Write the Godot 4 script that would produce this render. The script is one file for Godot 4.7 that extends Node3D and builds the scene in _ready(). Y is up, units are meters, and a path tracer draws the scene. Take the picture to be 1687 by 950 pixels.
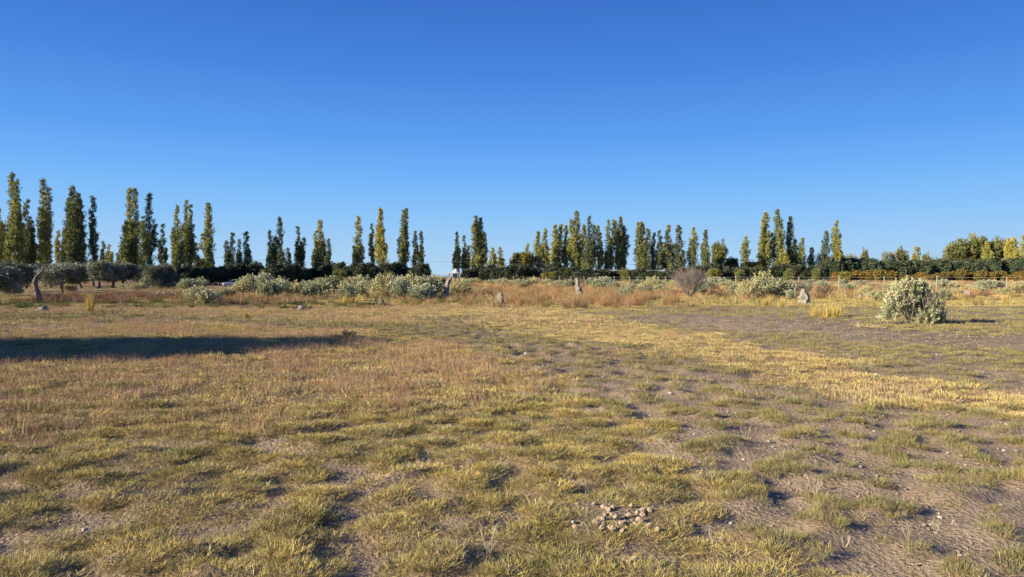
extends Node3D
# A dry field with tufted grass, saltbushes and weathered stumps; an olive orchard, a wire fence and rows of poplars behind.

const F := 1161.0       # focal length of the photograph in its pixels
const CX := 843.5
const HZ := 455.0       # row of the horizon
const EYE := 1.55       # height of the camera above the ground

var rng := RandomNumberGenerator.new()
var clump_noise := FastNoiseLite.new()
var fine_noise := FastNoiseLite.new()
var broad_noise := FastNoiseLite.new()
var edge_noise := FastNoiseLite.new()
var taken := {}
var mat := {}
var proto := {}
var zone := {}
var bare := []
var hollow := Vector3.ZERO


# ---------------------------------------------------------------- small helpers
class Faces:
	var v := PackedVector3Array()
	var n := PackedVector3Array()
	var c := PackedColorArray()
	func tri(a: Vector3, b: Vector3, d: Vector3, col: Color) -> void:
		var nn := (d - a).cross(b - a).normalized()
		v.append(a); v.append(b); v.append(d)
		n.append(nn); n.append(nn); n.append(nn)
		c.append(col); c.append(col); c.append(col)
	func quad(a: Vector3, b: Vector3, d: Vector3, e: Vector3, col: Color) -> void:
		tri(a, b, d, col)
		tri(a, d, e, col)
	func box(lo: Vector3, hi: Vector3, col: Color) -> void:
		var p := []
		for i in 8:
			p.append(Vector3(hi.x if i & 1 else lo.x, hi.y if i & 2 else lo.y, hi.z if i & 4 else lo.z))
		quad(p[4], p[6], p[7], p[5], col)
		quad(p[1], p[3], p[2], p[0], col)
		quad(p[0], p[2], p[6], p[4], col)
		quad(p[5], p[7], p[3], p[1], col)
		quad(p[2], p[3], p[7], p[6], col)
		quad(p[0], p[4], p[5], p[1], col)
	func tube(pts: PackedVector3Array, radii: PackedFloat32Array, sides: int, col: Color, lumps: FastNoiseLite = null, amount := 0.0) -> void:
		var rings := []
		var side := Vector3(1, 0, 0)
		for i in pts.size():
			var t := (pts[mini(i + 1, pts.size() - 1)] - pts[maxi(i - 1, 0)]).normalized()
			side = (side - t * side.dot(t)).normalized()
			var up := t.cross(side)
			var ring := PackedVector3Array()
			for k in sides:
				var a := TAU * k / sides
				var dir := side * cos(a) + up * sin(a)
				var r: float = radii[i]
				if lumps:
					var q := pts[i] + dir * r
					r *= 1.0 + amount * lumps.get_noise_3d(q.x, q.y * 0.5, q.z)
				ring.append(pts[i] + dir * r)
			rings.append(ring)
		for i in pts.size() - 1:
			for k in sides:
				var k2 := (k + 1) % sides
				quad(rings[i][k], rings[i][k2], rings[i + 1][k2], rings[i + 1][k], col)
		for k in sides:
			tri(pts[0], rings[0][(k + 1) % sides], rings[0][k], col)
			tri(pts[-1], rings[-1][k], rings[-1][(k + 1) % sides], col)
	func mesh() -> ArrayMesh:
		var m := ArrayMesh.new()
		var a := []
		a.resize(Mesh.ARRAY_MAX)
		a[Mesh.ARRAY_VERTEX] = v
		a[Mesh.ARRAY_NORMAL] = n
		a[Mesh.ARRAY_COLOR] = c
		m.add_surface_from_arrays(Mesh.PRIMITIVE_TRIANGLES, a)
		return m


func numbered(called: String) -> String:
	var k: int = taken.get(called, 0)
	taken[called] = k + 1
	return called if k == 0 else "%s_%03d" % [called, k]

func tag(o: Node, label: String, category: String, group := "", kind := "") -> void:
	if label: o.set_meta("label", label)
	if category: o.set_meta("category", category)
	if group: o.set_meta("group", group)
	if kind: o.set_meta("kind", kind)

func thing(called: String, label: String, category: String, at: Vector3, group := "") -> Node3D:
	var o := Node3D.new()
	o.name = numbered(called)
	add_child(o)
	o.position = at
	tag(o, label, category, group)
	return o

func part(called: String, m: Mesh, material: Material, parent: Node) -> MeshInstance3D:
	var o := MeshInstance3D.new()
	o.name = called
	o.mesh = m
	o.material_override = material
	parent.add_child(o, true)
	return o

func scatter(called: String, m: Mesh, material: Material, where: Array, tints: PackedColorArray, parent: Node) -> MultiMeshInstance3D:
	var o := MultiMeshInstance3D.new()
	o.multimesh = copies_of(m, where, tints)
	o.material_override = material
	o.name = called
	parent.add_child(o, true)
	return o

func copies_of(m: Mesh, where: Array, tints: PackedColorArray) -> MultiMesh:
	var mm := MultiMesh.new()
	mm.transform_format = MultiMesh.TRANSFORM_3D
	mm.use_colors = true
	mm.mesh = m
	mm.instance_count = where.size()
	for i in where.size():
		mm.set_instance_transform(i, where[i])
		mm.set_instance_color(i, tints[i])
	return mm

# one mesh out of many small copies: each entry of where goes with the shape of the same index in kinds
func baked(shapes: Array, where: Array, tints: PackedColorArray) -> ArrayMesh:
	var f := Faces.new()
	for i in where.size():
		var q: Faces = shapes[i % shapes.size()]
		var t: Transform3D = where[i]
		var tint := tints[i]
		f.v.append_array(t * q.v)
		f.n.append_array(Transform3D(t.basis.orthonormalized(), Vector3.ZERO) * q.n)
		for c in q.c:
			f.c.append(c * tint)
	return f.mesh()

func r(a: float, b: float) -> float:
	return rng.randf_range(a, b)

func lin(red: float, green: float, blue: float) -> Color:
	return Color(red, green, blue)

func vary(c: Color, amount: float) -> Color:
	var k := 1.0 + r(-amount, amount)
	var w := r(-amount, amount) * 0.35
	return Color(c.r * k * (1.0 + w), c.g * k, c.b * k * (1.0 - w))

# where a pixel of the photograph meets the ground
func gp(px: float, py: float) -> Vector3:
	var d := EYE * F / (py - HZ)
	var x := (px - CX) * d / F
	return Vector3(x, ground_y(x, d), -d)

# a point on the ground in that direction at a known distance
func at(px: float, d: float) -> Vector3:
	var x := (px - CX) * d / F
	return Vector3(x, ground_y(x, d), -d)

func poly(pts: Array) -> PackedVector2Array:
	var out := PackedVector2Array()
	for p in pts:
		var d: float = EYE * F / (p[1] - HZ)
		out.append(Vector2((p[0] - CX) * d / F, d))
	return out

# height of the ground at x and at a distance d in front of the camera
func ground_y(x: float, d: float) -> float:
	var y := 0.0
	if d < 34.0 and d > 0.0:
		var c := clump_noise.get_noise_2d(x, d)
		y += 0.10 * clampf(c + 0.2, 0.0, 0.7) * clampf((34.0 - d) / 10.0, 0.0, 1.0)
		y += 0.012 * fine_noise.get_noise_2d(x, d) * clampf((14.0 - d) / 5.0, 0.0, 1.0)
	y += 0.07 * broad_noise.get_noise_2d(x * 0.6, d) * clampf(d / 14.0, 0.0, 1.0)
	var to_hollow := Vector2(x - hollow.x, d - hollow.y).length()
	if to_hollow < 0.6: y = lerpf(0.05, y, smoothstep(0.25, 0.6, to_hollow))
	y -= 0.5 * smoothstep(85.0, 135.0, d) * smoothstep(-18.0, -45.0, x)
	return y


# ---------------------------------------------------------------- what grows where
# x: how densely grass covers the soil, y: how dry and pink with seed, z: how straw yellow, w: height
func cover(x: float, d: float) -> Vector4:
	var e := edge_noise.get_noise_2d(x * 0.7, d * 0.7)
	var e2 := edge_noise.get_noise_2d(x * 0.7 + 91.0, d * 0.7 + 17.0)
	var grow := 0.25 + d * 0.035
	var p := Vector2(x + e * grow * 1.6, d + e2 * grow * 2.2)
	var c := clump_noise.get_noise_2d(x, d) + 0.35 * fine_noise.get_noise_2d(x * 0.6, d * 0.6)
	var dens := smoothstep(-0.36, -0.04, c)
	var pink := 0.0
	var straw := 0.25
	var h := 1.0
	if d > 36.0:
		dens = 0.75
		straw = 0.4
	elif Geometry2D.is_point_in_polygon(p, zone.sparse):
		dens = 0.04 + 0.96 * smoothstep(0.11, 0.26, c)
		h = 0.85
		straw = -0.1
	if Geometry2D.is_point_in_polygon(p, zone.pink):
		dens = 0.9 + 0.1 * c
		pink = 0.65 + 0.35 * e
		straw = 0.45
		h = 1.25
	elif Geometry2D.is_point_in_polygon(p, zone.green) or Geometry2D.is_point_in_polygon(p, zone.green_too):
		straw = -0.1
		dens = smoothstep(-0.25, 0.15, c)
	elif Geometry2D.is_point_in_polygon(p, zone.band):
		dens = smoothstep(-0.6, -0.1, c + e * 0.4)
		pink = 0.75 * smoothstep(-0.25, 0.2, e2)
		straw = 0.5
	elif Geometry2D.is_point_in_polygon(p, zone.straw):
		dens = 0.95
		straw = 1.2
		pink = 0.12
		h = 1.1
	elif Geometry2D.is_point_in_polygon(p, zone.track):
		dens = 0.5 * smoothstep(0.3, 0.6, c)
		h = 0.6
	for b in bare:
		var q := Vector2((p.x - b[0]) / b[2], (p.y - b[1]) / b[3])
		var l := q.length_squared()
		if l < 1.6:
			dens *= 0.05 + 0.95 * smoothstep(0.45, 1.5, l + c * 0.9)
	if Vector2(x - hollow.x, (d - hollow.y) * 0.9).length_squared() < hollow.z * hollow.z * (1.0 + 0.5 * c): dens = 0.0
	return Vector4(dens, pink, straw, h)


func plan_zones() -> void:
	zone.sparse = poly([[600, 545], [720, 560], [860, 602], [940, 640], [1040, 700], [1110, 760], [1170, 830], [1230, 960], [1900, 960], [1900, 503], [1100, 503], [900, 520], [740, 525]])
	zone.pink = poly([[-120, 600], [200, 592], [420, 582], [620, 568], [740, 570], [850, 600], [915, 640], [850, 662], [700, 688], [520, 715], [300, 730], [-120, 720]])
	zone.band = poly([[-120, 600], [-120, 504], [300, 503], [560, 503], [780, 504], [720, 520], [640, 545], [620, 568], [420, 582]])
	zone.straw = poly([[690, 505], [860, 506], [1000, 527], [1130, 549], [1300, 583], [1500, 622], [1780, 672], [1780, 725], [1500, 668], [1300, 634], [1150, 602], [1000, 572], [880, 550], [760, 530]])
	zone.track = poly([[1040, 517], [1180, 520], [1400, 533], [1560, 550], [1780, 556], [1780, 588], [1550, 573], [1380, 556], [1200, 546], [1060, 533]])
	zone.field = PackedVector2Array([Vector2(-9, 42), Vector2(60, 42), Vector2(900, 60), Vector2(900, 3000), Vector2(-900, 3000), Vector2(-900, 130), Vector2(-60, 110), Vector2(-36, 70)])
	zone.green_too = poly([[380, 528], [470, 523], [560, 530], [700, 535], [690, 548], [560, 545], [440, 543]])
	zone.green = poly([[-120, 530], [-120, 519], [160, 517], [330, 522], [420, 530], [200, 531]])
	hollow = Vector3((1024.0 - CX) * EYE / (864.0 - HZ), EYE * F / (864.0 - HZ), 0.19)
	for b in [[1010, 645, 45, 12], [1130, 678, 75, 17], [1240, 722, 60, 17], [1400, 776, 85, 20], [1370, 838, 60, 24], [1245, 790, 40, 24], [1600, 800, 75, 18], [1640, 845, 55, 20],
			[1480, 700, 80, 10], [1330, 690, 60, 10], [1620, 720, 70, 10], [1500, 870, 60, 16], [1560, 935, 60, 16],
			[110, 832, 60, 11], [235, 793, 35, 7], [205, 830, 45, 9], [150, 882, 55, 9], [600, 852, 50, 9], [670, 778, 55, 9], [690, 905, 40, 11], [470, 812, 60, 8], [20, 815, 45, 11], [350, 850, 50, 10],
			[880, 892, 40, 9], [1020, 862, 46, 15], [60, 745, 50, 7], [460, 534, 42, 5], [60, 541, 90, 5], [420, 745, 50, 6], [860, 722, 26, 8], [800, 552, 40, 5], [940, 596, 40, 7], [720, 545, 30, 4]]:
		var d: float = EYE * F / (b[1] - HZ)
		var x: float = (b[0] - CX) * d / F
		bare.append([x, d, b[2] * d / F, (EYE * F / (b[1] - b[3] - HZ) - EYE * F / (b[1] + b[3] - HZ)) * 0.5])


# ---------------------------------------------------------------- shapes that are repeated
func blade(f: Faces, base: Vector3, dir: Vector3, length: float, width: float, bend: float, col: Color, wander := 1.0) -> void:
	var flat := Vector3(dir.x, 0, dir.z)
	var out := flat.normalized() if flat.length() > 0.01 else Vector3(1, 0, 0)
	out = out.rotated(Vector3.UP, r(-2.4, 2.4) * wander)
	var a := r(0, TAU)
	var side := Vector3(cos(a), 0, sin(a)) * width * 0.5
	var mid := base + dir * length * 0.55
	var tip := mid + (dir + out * bend - Vector3(0, bend * 0.6, 0)).normalized() * length * 0.45
	f.quad(base - side, base + side, mid + side * 0.8, mid - side * 0.8, col)
	f.tri(mid - side * 0.8, mid + side * 0.8, tip, col)

func tuft(blades: int, radius: float, lo: float, hi: float, width: float, lean: float) -> Faces:
	var f := Faces.new()
	for i in blades:
		var a := r(0, TAU)
		var q := sqrt(rng.randf()) * radius
		var base := Vector3(cos(a) * q, -0.01, sin(a) * q)
		var b := a + r(-1.2, 1.2)
		var l := r(0.15, 1.0) * lean
		var dir := Vector3(cos(b) * l, 1.0, sin(b) * l).normalized()
		var pick := rng.randf()
		var k := r(0.75, 1.25)
		var col := Color(k, k, k)
		if pick < 0.22: col = Color(0.66 * k, 0.76 * k, 0.55 * k)      # a greener blade
		elif pick < 0.45: col = Color(1.45 * k, 1.38 * k, 1.35 * k)      # a bleached blade
		elif pick < 0.6: col = Color(0.55 * k, 0.44 * k, 0.4 * k)       # a dead brown blade
		blade(f, base, dir, r(lo, hi), width * r(0.7, 1.3), r(0.2, 1.5) * minf(lean, 1.0), col)
	return f

func seed_tuft(stalks: int, radius: float, lo: float, hi: float, width: float) -> ArrayMesh:
	var f := Faces.new()
	for i in stalks:
		var a := r(0, TAU)
		var q := sqrt(rng.randf()) * radius
		var base := Vector3(cos(a) * q, -0.01, sin(a) * q)
		var dir := Vector3(r(-0.45, 0.45), 1, r(-0.45, 0.45)).normalized()
		var h := r(lo, hi)
		var k := r(0.8, 1.2)
		var tip := base + dir * h
		var b := r(0, TAU)
		var side := Vector3(cos(b), 0, sin(b)) * width * 0.5
		f.tri(base - side, base + side, tip, Color(1.0 * k, 1.05 * k, 0.95 * k))
		for j in 4:
			var c := tip - dir * h * r(0.0, 0.3)
			var w := Vector3(r(-1, 1), r(0.1, 1), r(-1, 1)).normalized() * width * r(2.0, 4.0)
			f.tri(c, c + w, c + w * 0.5 + Vector3(r(-1, 1), r(-1, 1), r(-1, 1)) * width, Color(1.1 * k, 0.78 * k, 0.85 * k))
	return f.mesh()

# a twig of flat leaves pointing mostly up along +y
func sprig(leaves: int, length: float, spread: float, leaf: float, slim: float, shade := 0.25) -> Faces:
	var f := Faces.new()
	for i in leaves:
		var t := (i + rng.randf()) / leaves
		var a := r(0, TAU)
		var c := Vector3(cos(a) * spread * r(0.2, 1), t * length, sin(a) * spread * r(0.2, 1))
		var dir := Vector3(cos(a) * r(0.3, 1), r(-0.1, 1), sin(a) * r(0.3, 1)).normalized()
		var side := dir.cross(Vector3(r(-1, 1), r(-1, 1), r(-1, 1))).normalized()
		var l := leaf * r(0.7, 1.3)
		var k := 1.0 + r(-shade, shade)
		f.tri(c - side * l * slim * 0.5, c + side * l * slim * 0.5 + dir * l * 0.2, c + dir * l, Color(k, k, k * r(0.9, 1.1)))
	return f

# a foxtail of small upright leaves round a stem, as on saltbush
func plume(leaves: int, length: float, thick: float, leaf: float) -> Faces:
	var f := Faces.new()
	f.tri(Vector3(-0.006, -0.1, 0), Vector3(0.006, -0.1, 0), Vector3(0, length, 0), Color(0.7, 0.6, 0.5))
	for i in leaves:
		var t := (i + rng.randf()) / leaves
		var a := r(0, TAU)
		var out := Vector3(cos(a), 0, sin(a))
		var c := Vector3(0, t * length, 0) + out * thick * 0.3 * (1.1 - t)
		var dir := (out * (1.15 - 0.7 * t) + Vector3(0, r(0.5, 1.3), 0)).normalized()
		var side := dir.cross(out.rotated(Vector3.UP, r(-0.8, 0.8)) + Vector3(0, 0.3, 0)).normalized()
		var l := leaf * r(0.7, 1.3)
		var k := r(0.8, 1.2)
		f.quad(c, c + dir * l * 0.55 + side * l * 0.2, c + dir * l, c + dir * l * 0.55 - side * l * 0.2, Color(k, k, k * r(0.85, 1.1)))
	return f

# a bushy weed: many thin ascending twigs with specks of leaf
func weed(twigs: int, height: float, radius: float, width: float, specks: int, speck: float) -> ArrayMesh:
	var f := Faces.new()
	for i in twigs:
		var a := r(0, TAU)
		var q := sqrt(rng.randf())
		var base := Vector3(cos(a) * q * radius * 0.5, -0.03, sin(a) * q * radius * 0.5)
		var tip := Vector3(cos(a) * q * radius, height * r(0.55, 1.0) * (1.0 - 0.35 * q * q), sin(a) * q * radius)
		tip += Vector3(r(-1, 1), 0, r(-1, 1)) * radius * 0.25
		var b := r(0, TAU)
		var side := Vector3(cos(b), 0, sin(b)) * width * 0.5
		var k := r(0.55, 1.45)
		f.tri(base - side, base + side, tip, Color(0.95 * k, 0.9 * k, 0.9 * k))
		for j in specks:
			var c := base.lerp(tip, r(0.3, 1.0))
			var w := Vector3(r(-1, 1), r(0.0, 1.2), r(-1, 1)).normalized() * speck * r(0.6, 1.4)
			var kk := r(0.5, 1.5)
			f.tri(c, c + w, c + w * 0.6 + Vector3(r(-1, 1), r(-1, 1), r(-1, 1)) * speck * 0.4, Color(kk, kk * r(0.85, 1.1), kk))
	return f.mesh()

func stone_mesh(lump: float) -> ArrayMesh:
	var s := SphereMesh.new()
	s.radius = 0.5; s.height = 1.0; s.radial_segments = 12; s.rings = 7
	var a := s.get_mesh_arrays()
	var nz := FastNoiseLite.new()
	nz.seed = rng.randi() % 9999
	nz.frequency = 1.3
	var src: PackedVector3Array = a[Mesh.ARRAY_VERTEX]
	for i in src.size():
		src[i] *= 1.0 + lump * nz.get_noise_3dv(src[i] * 1.4)
	var idx: PackedInt32Array = a[Mesh.ARRAY_INDEX]
	var f := Faces.new()
	for i in range(0, idx.size(), 3):
		f.tri(src[idx[i]], src[idx[i + 1]], src[idx[i + 2]], Color.WHITE)
	return f.mesh()

func matte(c: Color, rough := 0.9) -> StandardMaterial3D:
	var m := StandardMaterial3D.new()
	m.albedo_color = c.linear_to_srgb()
	m.roughness = rough
	return m

func leafy(rough: float, through: float) -> StandardMaterial3D:
	var m := StandardMaterial3D.new()
	m.vertex_color_use_as_albedo = true
	m.roughness = rough
	m.metallic_specular = 0.25
	m.cull_mode = BaseMaterial3D.CULL_DISABLED
	m.backlight_enabled = true
	m.backlight = Color(through, through, through * 0.8)
	return m

# a tiling picture of noise between two or three colours
func speckle(size: int, freq: float, octaves: int, cols: Array, sd: int) -> ImageTexture:
	var nz := FastNoiseLite.new()
	nz.seed = sd
	nz.frequency = freq
	nz.fractal_octaves = octaves
	nz.fractal_gain = 0.65
	var grey := nz.get_seamless_image(size, size)
	var out := Image.create(size, size, false, Image.FORMAT_RGB8)
	for y in size:
		for x in size:
			var t := grey.get_pixel(x, y).r * (cols.size() - 1)
			var k := mini(int(t), cols.size() - 2)
			var c: Color = cols[k].lerp(cols[k + 1], t - k)
			out.set_pixel(x, y, c.linear_to_srgb())
	return ImageTexture.create_from_image(out)

func relief(size: int, freq: float, octaves: int, sd: int) -> ImageTexture:
	var nz := FastNoiseLite.new()
	nz.seed = sd
	nz.frequency = freq
	nz.fractal_octaves = octaves
	nz.fractal_gain = 0.6
	return ImageTexture.create_from_image(nz.get_seamless_image(size, size))

func wood_material(light: Color, dark: Color, scale: float) -> StandardMaterial3D:
	var m := StandardMaterial3D.new()
	m.albedo_texture = speckle(256, 0.02, 4, [dark, dark, light, light, light * 1.15], 77)
	m.heightmap_enabled = true
	m.heightmap_texture = relief(256, 0.03, 4, 78)
	m.heightmap_scale = 2.0
	m.uv1_triplanar = true
	m.uv1_scale = Vector3(scale * 2.2, scale * 0.6, scale * 2.2)
	m.roughness = 0.95
	return m


func make_materials() -> void:
	mat.grass = leafy(0.75, 0.22)
	mat.leaf = leafy(0.55, 0.42)
	mat.sage = leafy(0.85, 0.25)
	mat.dark_leaf = leafy(0.5, 0.2)
	mat.weed = leafy(0.85, 0.3)
	mat.bark = wood_material(lin(0.16, 0.13, 0.10), lin(0.06, 0.05, 0.04), 0.6)
	mat.pale_bark = wood_material(lin(0.20, 0.18, 0.155), lin(0.10, 0.09, 0.07), 0.6)
	mat.grey_wood = wood_material(lin(0.29, 0.265, 0.23), lin(0.07, 0.06, 0.05), 1.6)
	mat.post = wood_material(lin(0.32, 0.29, 0.245), lin(0.18, 0.155, 0.13), 1.2)
	mat.wire = matte(lin(0.30, 0.30, 0.30), 0.5)
	mat.twig = matte(lin(0.20, 0.165, 0.14))
	mat.straw_twig = matte(lin(0.52, 0.45, 0.30))
	mat.stone = matte(lin(0.24, 0.21, 0.185))
	mat.white_stone = matte(lin(0.42, 0.38, 0.33))
	mat.pellet = matte(lin(0.35, 0.27, 0.185))

func make_protos() -> void:
	proto.near = []
	proto.mid = []
	proto.far = []
	proto.seed = []
	proto.seed_near = []
	proto.weed = []
	for i in 6:
		proto.near.append(tuft(110, 0.11, 0.02, 0.08, 0.0034, 2.4).mesh())
	for i in 5:
		proto.mid.append(tuft(90, 0.18, 0.025, 0.09, 0.0055, 2.2).mesh())
	for i in 4:
		proto.far.append(tuft(90, 0.40, 0.035, 0.12, 0.011, 1.6).mesh())
	for i in 3:
		proto.seed.append(seed_tuft(60, 0.28, 0.07, 0.16, 0.0042))
		proto.weed.append(weed(70, 0.7, 0.45, 0.016, 5, 0.045))
	proto.low_weed = weed(50, 0.35, 0.5, 0.02, 6, 0.06)
	proto.tall_straw = tuft(44, 0.12, 0.25, 0.55, 0.008, 0.35).mesh()
	proto.litter = litter_mesh()
	proto.poplar = []
	proto.olive = []
	proto.dark = []
	proto.plume = []
	proto.vine = []
	for i in 4:
		proto.poplar.append(sprig(9, 0.55, 0.22, 0.29, 0.75))
		proto.olive.append(sprig(11, 0.4, 0.18, 0.2, 0.4))
		proto.dark.append(sprig(9, 0.45, 0.24, 0.3, 0.7))
		proto.plume.append(plume(17, r(0.32, 0.4), 0.09, 0.105))
		proto.vine.append(sprig(9, 0.4, 0.22, 0.26, 0.8))


# dead blades lying on the soil
func litter_mesh() -> ArrayMesh:
	var f := Faces.new()
	for i in 34:
		var a := r(0, TAU)
		var b := r(0, TAU)
		var q := sqrt(rng.randf()) * 0.2
		var p := Vector3(cos(a) * q, r(0.002, 0.014), sin(a) * q)
		var dir := Vector3(cos(b), r(-0.1, 0.25), sin(b)) * r(0.012, 0.05)
		var side := Vector3(-sin(b), r(-0.4, 0.4), cos(b)) * 0.0016
		var k := r(0.6, 1.25)
		f.quad(p - side, p + side, p + dir + side, p + dir - side, Color(k, k * r(0.9, 1.0), k * r(0.8, 1.0)))
	return f.mesh()


# ---------------------------------------------------------------- the ground
func axis(first: float, last: float, small: float, growth: float) -> PackedFloat32Array:
	var a := PackedFloat32Array()
	var q := first
	while q < last:
		a.append(q)
		q += small + growth * absf(q)
	a.append(last)
	return a

func build_ground() -> void:
	var half := axis(0.0, 2500.0, 0.055, 0.021)
	var xs := PackedFloat32Array()
	for i in range(half.size() - 1, 0, -1):
		xs.append(-half[i])
	xs.append_array(half)
	var back := axis(0.0, 200.0, 1.0, 0.25)
	var ds := PackedFloat32Array()
	for i in range(back.size() - 1, -1, -1):
		ds.append(2.0 - back[i])
	var ahead := axis(2.0, 3500.0, 0.025, 0.018)
	ds.append_array(ahead.slice(1))
	var w := xs.size()
	var h := ds.size()
	var v := PackedVector3Array()
	var n := PackedVector3Array()
	var col := PackedColorArray()
	v.resize(w * h); n.resize(w * h); col.resize(w * h)
	var soil := lin(0.31, 0.245, 0.172)
	var litter := lin(0.25, 0.19, 0.105)
	var field := lin(0.28, 0.19, 0.11)
	for j in h:
		var d := ds[j]
		for i in w:
			var x := xs[i]
			v[j * w + i] = Vector3(x, ground_y(x, d), -d)
			var c := soil
			if d > 36.0 and Geometry2D.is_point_in_polygon(Vector2(x + 3.0 * broad_noise.get_noise_2d(x * 3.0, d * 3.0), d + 5.0 * broad_noise.get_noise_2d(x * 3.0 + 9.0, d * 3.0)), zone.field):
				c = field
			elif d > 2.0 and d < 60.0 and absf(x) < d * 0.95 + 3.0:
				var k := cover(x, d)
				c = soil.lerp(litter, clampf(k.x * 0.85, 0, 1))
			var patch := 1.0 + 0.22 * broad_noise.get_noise_2d(x * 2.0 + 50.0, d * 2.0)
			col[j * w + i] = c * patch
	for j in h:
		for i in w:
			var i0 := maxi(i - 1, 0); var i1 := mini(i + 1, w - 1)
			var j0 := maxi(j - 1, 0); var j1 := mini(j + 1, h - 1)
			var dx := v[j * w + i1] - v[j * w + i0]
			var dz := v[j1 * w + i] - v[j0 * w + i]
			n[j * w + i] = dx.cross(dz).normalized()
	var idx := PackedInt32Array()
	idx.resize((w - 1) * (h - 1) * 6)
	var k := 0
	for j in h - 1:
		for i in w - 1:
			var a := j * w + i
			idx[k] = a; idx[k + 1] = a + w; idx[k + 2] = a + w + 1
			idx[k + 3] = a; idx[k + 4] = a + w + 1; idx[k + 5] = a + 1
			k += 6
	var arr := []
	arr.resize(Mesh.ARRAY_MAX)
	arr[Mesh.ARRAY_VERTEX] = v; arr[Mesh.ARRAY_NORMAL] = n; arr[Mesh.ARRAY_COLOR] = col; arr[Mesh.ARRAY_INDEX] = idx
	var m := ArrayMesh.new()
	m.add_surface_from_arrays(Mesh.PRIMITIVE_TRIANGLES, arr)
	var sm := StandardMaterial3D.new()
	sm.vertex_color_use_as_albedo = true
	sm.albedo_texture = speckle(1024, 0.03, 6, [lin(0.45, 0.44, 0.42), lin(0.8, 0.78, 0.75), lin(1.0, 1.0, 1.0), lin(1.1, 1.08, 1.05)], 5)
	sm.heightmap_enabled = true
	sm.heightmap_texture = relief(1024, 0.025, 7, 9)
	sm.heightmap_scale = 1.6
	sm.uv1_triplanar = true
	sm.uv1_world_triplanar = true
	sm.uv1_scale = Vector3(0.85, 0.85, 0.85)
	sm.roughness = 0.96
	sm.metallic_specular = 0.2
	var g := part("ground", m, sm, self)
	tag(g, "bare greyish brown soil of the field", "ground", "", "structure")


# ---------------------------------------------------------------- grass, weeds and gravel
func sow(d0: float, d1: float, per_m2: float) -> PackedVector2Array:
	var out := PackedVector2Array()
	var area := 0.79 * (d1 * d1 - d0 * d0) + 3.0 * (d1 - d0)
	for i in int(area * per_m2):
		var d := sqrt(lerpf(d0 * d0, d1 * d1, rng.randf()))
		out.append(Vector2(r(-1, 1) * (0.79 * d + 1.5), d))
	return out

func grass_color(k: Vector4, x: float, d: float) -> Color:
	var green := lin(0.31, 0.28, 0.10)
	var yellow := lin(0.58, 0.46, 0.17)
	var straw := lin(0.60, 0.49, 0.24)
	var grey := lin(0.34, 0.30, 0.19)
	var pick := rng.randf()
	var patch := edge_noise.get_noise_2d(x * 1.3 + 300.0, d * 1.3)
	var c := green.lerp(yellow, clampf(0.66 + patch * 0.9 + (k.z - 0.3) * 0.5, 0.0, 1.0))
	if pick < k.z * 0.7: c = c.lerp(straw, 0.7)
	elif pick > (0.86 if k.z > 0.0 else 0.6): c = grey
	if k.z < 0.0: c = c.lerp(lin(0.25, 0.235, 0.115), 0.6)    # the low grey olive grass of the bare ground
	return vary(c, 0.22)

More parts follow.
